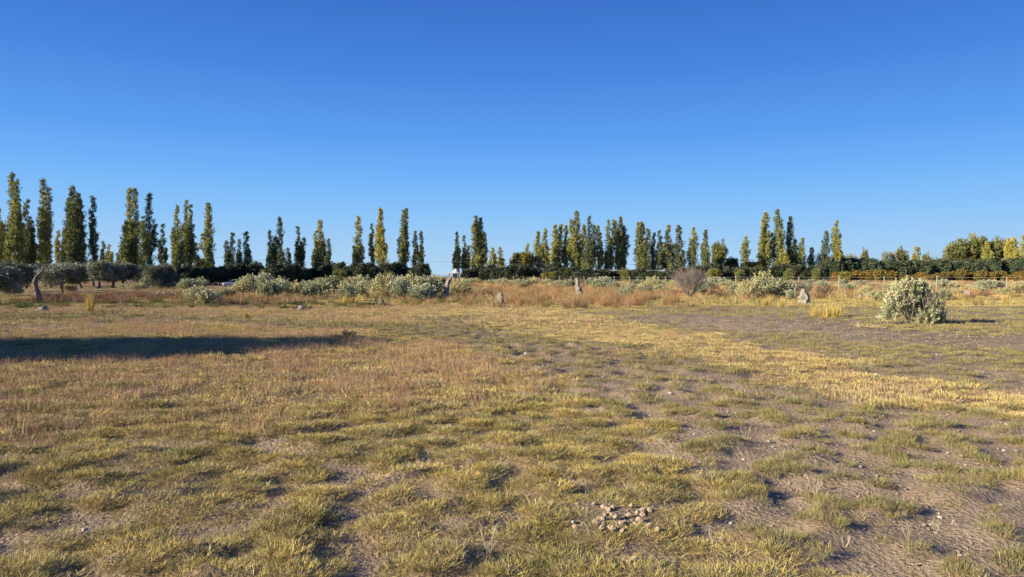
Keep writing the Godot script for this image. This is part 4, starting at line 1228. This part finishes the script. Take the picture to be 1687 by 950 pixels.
func build_stumps() -> void:
	var p := gp(735, 492)
	stump("tree_stump", "tall curved weathered stump bending over between two saltbushes", p, [Vector3(-0.04, -0.1, 0), Vector3(0.0, 0.3, 0), Vector3(0.06, 0.75, 0.02), Vector3(0.13, 1.15, 0.0), Vector3(0.36, 1.5, 0.0)], [0.34, 0.24, 0.16, 0.15, 0.07], mat.grey_wood, [[Vector3(-0.1, 0.0, 0.1), Vector3(-0.3, -0.05, 0.15), 0.1]])
	p = gp(824.5, 501)
	stump("tree_stump", "small white pointed stump with dark hollows at the edge of the weeds", p, [Vector3(0, -0.1, 0), Vector3(0.0, 0.2, 0), Vector3(0.0, 0.42, 0), Vector3(-0.02, 0.62, 0)], [0.30, 0.24, 0.18, 0.07], mat.grey_wood, [[Vector3(-0.15, 0.05, 0.1), Vector3(-0.3, -0.02, 0.15), 0.09], [Vector3(0.12, 0.05, 0.1), Vector3(0.3, -0.02, 0.1), 0.08]])
	p = gp(952, 491)
	stump("tree_stump", "knobbly leaning stump with a square knob on top in the rust weeds", p, [Vector3(0.1, -0.1, 0), Vector3(0.12, 0.35, 0), Vector3(0.0, 0.75, 0), Vector3(-0.02, 1.05, 0), Vector3(-0.04, 1.42, 0)], [0.24, 0.27, 0.15, 0.11, 0.13], mat.grey_wood, [[Vector3(0.0, 0.55, 0.0), Vector3(-0.22, 0.72, 0.05), 0.09]])
	p = gp(1325, 499)
	stump("tree_stump", "squat grey stump of stacked bands narrowing to a dark top", p, [Vector3(0, -0.12, 0), Vector3(0.0, 0.12, 0), Vector3(0.0, 0.45, 0), Vector3(-0.07, 0.6, 0), Vector3(-0.08, 0.86, 0)], [0.42, 0.34, 0.28, 0.17, 0.11], mat.grey_wood, [[Vector3(0.2, 0.02, 0.1), Vector3(0.55, -0.05, 0.2), 0.08], [Vector3(-0.2, 0.02, 0.1), Vector3(-0.45, -0.04, 0.2), 0.09]])
	p = gp(496, 510)
	stump("tree_stump", "short grey stump beside the dark green leaves", p, [Vector3(0, -0.05, 0), Vector3(0.0, 0.12, 0), Vector3(-0.02, 0.22, 0)], [0.17, 0.13, 0.06], mat.grey_wood, [])
	p = gp(629, 504)
	stump("tree_stump", "dark hollow stump standing before the saltbush bank", p, [Vector3(0, -0.05, 0), Vector3(0.0, 0.2, 0), Vector3(-0.04, 0.42, 0)], [0.19, 0.15, 0.09], mat.bark, [[Vector3(-0.08, 0.0, 0.05), Vector3(-0.12, 0.4, 0.06), 0.035]])
	p = gp(69, 515)
	stump("tree_stump", "low rounded dark grey stump beside bright green leaves", p, [Vector3(-0.22, 0.0, 0), Vector3(-0.08, 0.1, 0), Vector3(0.1, 0.1, 0), Vector3(0.26, 0.0, 0)], [0.06, 0.13, 0.14, 0.06], matte(lin(0.16, 0.15, 0.15)), [])
	p = gp(906, 471)
	stump("tree_stump", "small dark log among distant saltbushes", p, [Vector3(-0.5, -0.05, 0), Vector3(-0.2, 0.7, 0), Vector3(0.6, 0.9, 0)], [0.3, 0.3, 0.16], mat.bark, [])
	p = gp(60, 498)
	stump("pruned_trunk", "bent pruned olive trunk with one bare arm", p, [Vector3(0.05, -0.1, 0), Vector3(0.05, 0.3, 0), Vector3(-0.02, 0.75, 0), Vector3(-0.1, 1.3, 0), Vector3(0.05, 1.55, 0), Vector3(0.42, 1.9, 0)], [0.27, 0.25, 0.14, 0.12, 0.10, 0.06], mat.bark, [[Vector3(0.4, 1.85, 0), Vector3(0.52, 2.15, 0), 0.06]], "tree trunk")
	p = gp(268, 488)
	stump("fallen_log", "low dark fallen log in the orchard's brown weeds", p, [Vector3(-0.9, 0.1, 0), Vector3(-0.3, 0.22, 0), Vector3(0.4, 0.2, 0), Vector3(0.9, 0.1, 0)], [0.12, 0.18, 0.18, 0.08], mat.bark, [], "log")
	# stones
	for a in [[1594, 491, 0.55, 0.62, "pointed grey stone in the brown weeds near the last fence post"], [1417, 492, 0.26, 0.5, "small upright grey stone before a fence post"]]:
		var s := part(numbered("field_stone"), stone_mesh(0.6), mat.stone, self)
		s.position = gp(a[0], a[1]) + Vector3(0, a[3] * 0.35, 0)
		s.scale = Vector3(a[2], a[3], a[2])
		tag(s, a[4], "stone")
	var G := "small white stones on the turf"
	for a in [[868, 587, 0.11], [986, 662, 0.06], [136, 886, 0.035], [1420, 777, 0.03], [1378, 785, 0.028], [1267, 733, 0.03], [1274, 740, 0.025], [1105, 652, 0.05], [1583, 640, 0.06], [945, 877, 0.03]]:
		var s := part(numbered("white_stone"), stone_mesh(0.5), mat.white_stone, self)
		s.position = gp(a[0], a[1]) + Vector3(0, a[2] * 0.15 + 0.01, 0)
		s.scale = Vector3(a[2] * 1.1, a[2] * 0.6, a[2] * 0.8)
		s.rotation.y = r(0, TAU)
		tag(s, "small whitish stone lying on bare soil", "stone", G)
	# the droppings
	var pm := [stone_mesh(0.55), stone_mesh(0.6), stone_mesh(0.5)]
	var spots := []
	for i in 30: spots.append([r(982, 1072), r(850, 892)])
	spots += [[980, 846], [995, 851], [1003, 856], [948, 883], [1030, 934], [1037, 944], [1022, 941], [1046, 938], [1085, 892]]
	for q in spots:
		var s := part(numbered("dung_pellet"), pm[rng.randi() % 3], mat.pellet, self)
		var k := r(0.026, 0.038)
		s.scale = Vector3(k * r(1.0, 1.35), k * 0.9, k)
		s.rotation = Vector3(r(-0.4, 0.4), r(0, TAU), 0)
		s.position = gp(q[0], q[1]) + Vector3(0, k * r(0.1, 0.6), 0)
		tag(s, "round tan dung pellet lying in the grass hollow", "dung", "dung pellets in the grass")


func build_small_plants() -> void:
	# upright straw clumps
	var m := tuft(40, 0.1, 0.3, 0.8, 0.008, 0.55)
	for a in [[148, 517, 1.05, 1.0, "tall golden straw clump standing alone at the turf's edge"], [405, 524, 0.5, 0.45, "short thin straw clump on the pinkish turf"],
			[1345, 522, 0.6, 1.3, "straw clump in front of the banded stump"], [1362, 524, 0.68, 1.2, "straw clump in front of the banded stump"], [1380, 521, 0.58, 1.2, "straw clump in front of the banded stump"],
			[1288, 506, 0.5, 0.9, "pale straw clump beside the big saltbush group"], [1655, 500, 0.7, 0.9, "straw clump below the last fence post"], [1262, 504, 0.6, 1.0, "pale straw clump beside the big saltbush group"],
			[575, 500, 0.6, 2.4, "wide straw clump in the gap of the saltbush bank"]]:
		var t := thing("straw_clump", a[4], "grass clump", gp(a[0], a[1]), "upright straw clumps")
		var w := []
		var tn := PackedColorArray()
		for q in 10:
			w.append(Transform3D(Basis(Vector3.UP, r(0, TAU)) * r(0.6, 1.0), Vector3(r(-0.2, 0.2), 0, r(-0.12, 0.12)) * (0.0 if q == 0 else 1.0)))
			tn.append(vary(lin(0.58, 0.44, 0.16), 0.15))
		part("stalks", baked([m], w, tn), mat.grass, t).scale = Vector3(a[3] * 0.75, a[2] * 1.8, a[3] * 0.75)
	# green leafy plants
	var leaf := Faces.new()
	for i in 26:
		var a := r(0, TAU)
		var out := Vector3(cos(a), 0, sin(a))
		var l := r(0.16, 0.36)
		var side := Vector3(-out.z, 0, out.x) * l * 0.16
		var up := r(0.3, 1.1)
		var mid := out * l * 0.5 + Vector3(0, l * up * 0.6, 0)
		var tip := out * l + Vector3(0, l * up * 0.7, 0)
		var k := r(0.8, 1.2)
		leaf.quad(-side * 0.3, mid - side, mid + side, side * 0.3, Color(k, k, k))
		leaf.tri(mid - side, tip, mid + side, Color(k, k, k))
	var lm := leaf.mesh()
	var green := matte(lin(0.11, 0.19, 0.045), 0.6)
	green.backlight_enabled = true
	green.backlight = Color(0.3, 0.35, 0.15)
	for a in [[37, 508, 1.2, "bright green leafy plant beside the dark rounded stump"], [70, 507, 1.0, "bright green leafy plant behind the dark rounded stump"], [470, 509, 1.3, "dark green broad-leaved plant beside the short grey stump"], [485, 508, 1.0, "dark green broad-leaved plant touching the short grey stump"], [508, 508, 1.4, "green sprawling plant behind the short grey stump"], [430, 508, 0.9, "low green plant below the brown weeds"], [398, 508, 1.0, "low green plant below the brown weeds"], [610, 503, 1.3, "green leafy plant beside the dark hollow stump"], [600, 502, 1.1, "green leafy plant beside the dark hollow stump"], [225, 506, 1.0, "low green plant near the thin sapling"], [176, 507, 0.9, "low green plant near the tall golden straw clump"], [318, 506, 1.0, "low green plant at the end of the saltbush bank"]]:
		var o := thing("leafy_plant", a[3], "plant", gp(a[0], a[1]), "leafy green plants at the turf's edge")
		for q in 3:
			var l := part("leaves", lm, green, o)
			l.position = Vector3(r(-0.2, 0.2), 0.0, r(-0.15, 0.15)) * (0.0 if q == 0 else 1.0)
			l.rotation.y = r(0, TAU)
			l.scale = Vector3.ONE * a[2] * r(0.7, 1.0)
	# thin sapling
	var s := thing("sapling", "thin leafless sapling rising from the orchard's edge", "sapling", gp(198, 513))
	part("stems", stems_mesh(4, 1.0, 0.25, 0.012, 8), mat.twig, s)
	# pale dry forked weeds in the turf
	var variants := []
	for i in 4: variants.append(stems_mesh(3, 0.12, 0.05, 0.0014, 5))
	for a in [[646, 905, 1.0], [655, 925, 0.9], [800, 905, 1.2], [805, 925, 1.0], [935, 800, 1.0], [1000, 850, 0.8], [470, 862, 0.9], [1290, 770, 0.9], [1345, 830, 1.2], [1340, 815, 1.0], [1500, 900, 0.9], [1230, 735, 1.1], [545, 840, 0.8], [1395, 905, 0.9], [100, 775, 0.8], [1135, 760, 0.8], [1545, 880, 0.9], [35, 800, 0.9], [1180, 905, 1.0]]:
		var o := part(numbered("dry_weed"), variants[rng.randi() % 4], mat.straw_twig, self)
		o.position = gp(a[0], a[1])
		o.rotation.y = r(0, TAU)
		o.scale = Vector3.ONE * a[2]
		tag(o, "pale dry forked weed stem standing in the short grass", "dry weed", "dry forked weeds in the turf")


# ---------------------------------------------------------------- fence, buildings, car, power line
func build_fence() -> void:
	var a := Vector2(48.0, 69.0)
	var b := Vector2(30.0, 95.0)
	var t := thing("wire_fence", "long wire fence with pale wooden posts running off towards the hedge", "fence", Vector3.ZERO)
	var tops := []
	var f := Faces.new()
	var lump := fine_noise
	f.tube(PackedVector3Array([Vector3(0, -0.2, 0), Vector3(0.01, 0.6, 0), Vector3(0, 1.2, 0.01), Vector3(0.01, 1.55, 0)]), PackedFloat32Array([0.075, 0.07, 0.065, 0.06]), 8, Color.WHITE, lump, 0.25)
	var post := f.mesh()
	for px in [1800, 1659, 1543, 1456, 1382, 1316, 1262, 1212, 1168, 1126, 1096, 1085, 1065, 1050, 1037, 1012, 992, 962, 941, 921, 900, 880, 862, 846]:
		# where the line of the fence crosses that direction
		var s: float = (px - CX) / F
		var k := (a.x - s * a.y) / (s * (b.y - a.y) - (b.x - a.x))
		var q := a.lerp(b, k)
		var base := Vector3(q.x, ground_y(q.x, q.y), -q.y)
		var o := part("post", post, mat.post, t)
		o.position = base
		o.rotation = Vector3(r(-0.03, 0.03), r(0, 3), r(-0.03, 0.03))
		o.scale = Vector3(1, r(0.97, 1.04), 1) * (1.0 if px != 1212 else 1.1)
		tops.append(base)
	for y in [1.45, 1.1, 0.75, 0.4]:
		var w := Faces.new()
		for i in tops.size() - 1:
			var p0: Vector3 = tops[i] + Vector3(0.06, y, 0.06)
			var p1: Vector3 = tops[i + 1] + Vector3(0.06, y, 0.06)
			w.tube(PackedVector3Array([p0, (p0 + p1) * 0.5 - Vector3(0, 0.03, 0), p1]), PackedFloat32Array([0.008, 0.008, 0.008]), 4, Color.WHITE)
		part("wire", w.mesh(), mat.wire, t)

func build_power_line() -> void:
	var pts := []
	for a in [[-120, 150, 8.4], [291, 165, 7.4], [747, 190, 5.8], [1240, 235, 7.2]]:
		var base := at(a[0], a[1])
		var t := thing("power_pole", "slim power pole %s" % ["by the orchard's dark olives", "rising from the orchard's end among the poplars", "behind the open shelter", "behind the dark hedge and poplars"][pts.size()], "pole", base, "poles of the power line")
		var f := Faces.new()
		f.tube(PackedVector3Array([Vector3(0, -0.3, 0), Vector3(0, a[2], 0)]), PackedFloat32Array([0.16, 0.10]), 8, Color.WHITE)
		part("post", f.mesh(), mat.bark, t)
		var g := Faces.new()
		g.box(Vector3(-0.6, a[2] - 0.35, -0.06), Vector3(0.6, a[2] - 0.22, 0.06), Color.WHITE)
		part("crossarm", g.mesh(), mat.bark, t)
		pts.append(base + Vector3(0, a[2] - 0.2, 0))
	var w := Faces.new()
	for i in pts.size() - 1:
		var line := PackedVector3Array()
		var rad := PackedFloat32Array()
		for k in 13:
			var q := k / 12.0
			line.append(pts[i].lerp(pts[i + 1], q) - Vector3(0, 1.2 * 4.0 * q * (1.0 - q), 0))
			rad.append(0.025)
		w.tube(line, rad, 4, Color.WHITE)
	var o := part("power_cable", w.mesh(), mat.wire, self)
	tag(o, "thin sagging power cable strung over the dark hedge", "cable")

func build_buildings() -> void:
	# low house behind the hedge
	var base := at(1046, 190)
	var t := thing("farm_house", "low pinkish farm house with a pale sheet roof half hidden by the hedge", "house", base)
	var pink := matte(lin(0.42, 0.27, 0.22))
	var tin := matte(lin(0.36, 0.38, 0.41), 0.6)
	var dark := matte(lin(0.03, 0.03, 0.035), 0.3)
	var f := Faces.new()
	f.box(Vector3(-7.5, -0.2, -6), Vector3(7.5, 2.35, 0), Color.WHITE)
	part("wall", f.mesh(), pink, t)
	f = Faces.new()
	f.quad(Vector3(-8.2, 2.3, 0.9), Vector3(-8.2, 3.3, -3), Vector3(8.2, 3.3, -3), Vector3(8.2, 2.3, 0.9), Color.WHITE)
	f.quad(Vector3(-8.2, 3.3, -3), Vector3(-8.2, 2.3, -6.9), Vector3(8.2, 2.3, -6.9), Vector3(8.2, 3.3, -3), Color.WHITE)
	f.quad(Vector3(8.2, 2.24, 0.9), Vector3(8.2, 3.24, -3), Vector3(-8.2, 3.24, -3), Vector3(-8.2, 2.24, 0.9), Color.WHITE)
	f.quad(Vector3(-8.2, 2.24, 0.9), Vector3(-8.2, 2.3, 0.9), Vector3(8.2, 2.3, 0.9), Vector3(8.2, 2.24, 0.9), Color.WHITE)
	part("roof", f.mesh(), tin, t)
	for x in [-5.0, -1.6, 2.0, 5.4]:
		f = Faces.new()
		f.box(Vector3(x - 0.6, 0.9, 0.003), Vector3(x + 0.6, 2.0, 0.05), Color.WHITE)
		var w := part("window", f.mesh(), dark, t)
		var fr := Faces.new()
		fr.box(Vector3(x - 0.7, 0.8, 0.004), Vector3(x + 0.7, 0.9, 0.1), Color.WHITE)
		part("sill", fr.mesh(), pink, w)
	f = Faces.new()
	f.box(Vector3(-0.2, 0.0, 0.003), Vector3(0.7, 2.05, 0.06), Color.WHITE)
	part("door", f.mesh(), matte(lin(0.14, 0.08, 0.05)), t)
	for x in [-7.6, -4.5, -1.5, 1.5, 4.5, 7.6]:
		f = Faces.new()
		f.box(Vector3(x - 0.08, -0.2, 0.72), Vector3(x + 0.08, 2.28, 0.86), Color.WHITE)
		part("porch_post", f.mesh(), matte(lin(0.40, 0.26, 0.22)), t)
	# open shelter with a conical hood
	base = at(744, 150)
	t = thing("open_shelter", "small open shelter with a flat pale roof and a white conical hood", "shelter", base)
	f = Faces.new()
	f.box(Vector3(-1.9, 2.2, -2.0), Vector3(1.6, 2.36, 1.0), Color.WHITE)
	part("roof", f.mesh(), matte(lin(0.55, 0.55, 0.55)), t)
	for x in [-0.5, 1.4]:
		for z in [-1.8, 0.8]:
			f = Faces.new()
			f.box(Vector3(x - 0.07, -0.2, z - 0.07), Vector3(x + 0.07, 2.2, z + 0.07), Color.WHITE)
			part("post", f.mesh(), matte(lin(0.3, 0.28, 0.25)), t)
	var cone := CylinderMesh.new()
	cone.top_radius = 0.22; cone.bottom_radius = 0.8; cone.height = 0.75; cone.radial_segments = 24
	var hood := part("hood", cone, matte(lin(0.5, 0.48, 0.45)), t)
	hood.position = Vector3(0.95, 2.77, 0.0)
	f = Faces.new()
	f.box(Vector3(0.1, -0.2, -1.9), Vector3(1.3, 2.15, -1.7), Color.WHITE)
	part("back_wall", f.mesh(), matte(lin(0.30, 0.27, 0.24)), t)

func build_car() -> void:
	var base := at(386, 138)
	var t := thing("parked_car", "pale blue white car with dark windows parked at the hedge's foot", "car", base)
	t.rotation.y = deg_to_rad(28.0)
	var paint := matte(lin(0.50, 0.54, 0.68), 0.3)
	paint.clearcoat_enabled = true
	paint.clearcoat = 0.7
	var glass := matte(lin(0.015, 0.018, 0.025), 0.08)
	var black := matte(lin(0.02, 0.02, 0.02), 0.8)
	var f := Faces.new()
	var prof := [Vector2(-2.0, 0.32), Vector2(-2.05, 0.6), Vector2(-1.95, 0.78), Vector2(-1.0, 0.92), Vector2(1.6, 0.95), Vector2(2.0, 0.85), Vector2(2.05, 0.5), Vector2(1.95, 0.3)]
	for i in prof.size():
		var p: Vector2 = prof[i]
		var q: Vector2 = prof[(i + 1) % prof.size()]
		f.quad(Vector3(p.x, p.y, 0.84), Vector3(p.x, p.y, -0.84), Vector3(q.x, q.y, -0.84), Vector3(q.x, q.y, 0.84), Color.WHITE)
	for z in [0.84, -0.84]:
		for i in range(1, prof.size() - 1):
			var a := Vector3(prof[0].x, prof[0].y, z)
			var b := Vector3(prof[i].x, prof[i].y, z)
			var c := Vector3(prof[i + 1].x, prof[i + 1].y, z)
			if z > 0: f.tri(a, b, c, Color.WHITE)
			else: f.tri(a, c, b, Color.WHITE)
	part("body", f.mesh(), paint, t)
	f = Faces.new()
	f.quad(Vector3(-0.25, 1.38, 0.6), Vector3(-0.25, 1.38, -0.6), Vector3(1.35, 1.36, -0.6), Vector3(1.35, 1.36, 0.6), Color.WHITE)
	f.box(Vector3(-0.25, 1.34, -0.6), Vector3(1.35, 1.375, 0.6), Color.WHITE)
	part("roof", f.mesh(), paint, t)
	var lo := [Vector3(-0.95, 0.925, 0.76), Vector3(-0.95, 0.925, -0.76), Vector3(1.7, 0.95, -0.76), Vector3(1.7, 0.95, 0.76)]
	var hi := [Vector3(-0.27, 1.337, 0.6), Vector3(-0.27, 1.337, -0.6), Vector3(1.37, 1.337, -0.6), Vector3(1.37, 1.337, 0.6)]
	for i in 4:
		var k := (i + 1) % 4
		var g := Faces.new()
		g.quad(lo[i], hi[i], hi[k], lo[k], Color.WHITE)
		part(["windscreen", "side_window", "rear_window", "side_window"][i], g.mesh(), glass, t)
	for x in [-1.3, 1.3]:
		for z in [-0.78, 0.78]:
			var c := CylinderMesh.new()
			c.top_radius = 0.31; c.bottom_radius = 0.31; c.height = 0.2
			var w := part("wheel", c, black, t)
			w.position = Vector3(x, 0.31, z)
			w.rotation.x = PI / 2
			var h := CylinderMesh.new()
			h.top_radius = 0.17; h.bottom_radius = 0.17; h.height = 0.21
			part("rim", h, matte(lin(0.5, 0.5, 0.5), 0.4), w)
	for z in [-0.6, 0.6]:
		f = Faces.new()
		f.box(Vector3(-2.06, 0.6, z - 0.17), Vector3(-1.97, 0.74, z + 0.17), Color.WHITE)
		part("headlight", f.mesh(), matte(lin(0.75, 0.75, 0.75), 0.1), t)


# ---------------------------------------------------------------- everything
func _ready() -> void:
	rng.seed = 4711
	# camera
	var cam := Camera3D.new()
	cam.name = "camera"
	cam.fov = rad_to_deg(2.0 * atan(475.0 / F))
	cam.far = 6000.0
	cam.near = 0.05
	add_child(cam)
	cam.position = Vector3(0, EYE, 0)
	cam.rotation.x = -atan((475.0 - HZ) / F)
	cam.current = true
	# sky
	var e := Environment.new()
	e.background_mode = Environment.BG_SKY
	# clear air: deep blue overhead, paling towards the horizon, the same all round (values as seen, divided by the exposure)
	var exposure := 2.2
	var stops := [[-90.0, lin(0.17, 0.13, 0.09)], [-0.01, lin(0.22, 0.18, 0.13)], [0.0, lin(0.46, 0.68, 0.88)], [2.0, lin(0.39, 0.63, 0.90)], [5.0, lin(0.26, 0.55, 0.95)], [8.0, lin(0.165, 0.45, 0.94)], [11.0, lin(0.11, 0.35, 0.87)], [16.0, lin(0.066, 0.24, 0.735)], [21.5, lin(0.045, 0.165, 0.59)], [35.0, lin(0.03, 0.115, 0.46)], [90.0, lin(0.02, 0.08, 0.36)]]
	var pan := Image.create(32, 1024, false, Image.FORMAT_RGBF)
	for y in 1024:
		var up := 90.0 - (y + 0.5) * 180.0 / 1024.0
		var c: Color = stops[0][1]
		for k in stops.size() - 1:
			if up >= stops[k][0]: c = stops[k][1].lerp(stops[k + 1][1], clampf((up - stops[k][0]) / (stops[k + 1][0] - stops[k][0]), 0.0, 1.0))
		for x in 32: pan.set_pixel(x, y, Color(c.r / exposure, c.g / exposure, c.b / exposure))
	var sm := PanoramaSkyMaterial.new()
	sm.panorama = ImageTexture.create_from_image(pan)
	var sky := Sky.new()
	sky.sky_material = sm
	e.sky = sky
	e.tonemap_mode = Environment.TONE_MAPPER_LINEAR
	e.tonemap_exposure = exposure
	e.sdfgi_enabled = true
	e.ssao_enabled = true
	e.ssil_enabled = true
	var we := WorldEnvironment.new()
	we.name = "world"
	we.environment = e
	add_child(we)
	# sun: low, from beyond the frame's side and a little behind the camera
	var sun := DirectionalLight3D.new()
	sun.name = "sun"
	sun.light_energy = 1.6
	sun.light_color = Color(1.0, 0.93, 0.81)
	sun.light_angular_distance = 0.5
	sun.shadow_enabled = true
	add_child(sun)
	var el := deg_to_rad(20.0)
	var az := deg_to_rad(70.0)
	sun.look_at_from_position(Vector3.ZERO, Vector3(sin(az) * cos(el), -sin(el), -cos(az) * cos(el)))

	clump_noise.seed = 11; clump_noise.frequency = 1.9; clump_noise.fractal_octaves = 3
	fine_noise.seed = 12; fine_noise.frequency = 4.0; fine_noise.fractal_octaves = 3
	broad_noise.seed = 13; broad_noise.frequency = 0.12; broad_noise.fractal_octaves = 3
	edge_noise.seed = 14; edge_noise.frequency = 0.7; edge_noise.fractal_octaves = 3
	plan_zones()
	make_materials()
	make_protos()
	build_ground()
	print("ground ", Time.get_ticks_msec())
	build_trees()
	print("trees ", Time.get_ticks_msec())
	build_buildings()
	build_fence()
	build_power_line()
	build_car()
	build_bushes()
	build_stumps()
	build_small_plants()
	print("things ", Time.get_ticks_msec())
	build_weeds()
	print("weeds ", Time.get_ticks_msec())
	build_grass()
	build_gravel()
	print("grass ", Time.get_ticks_msec())
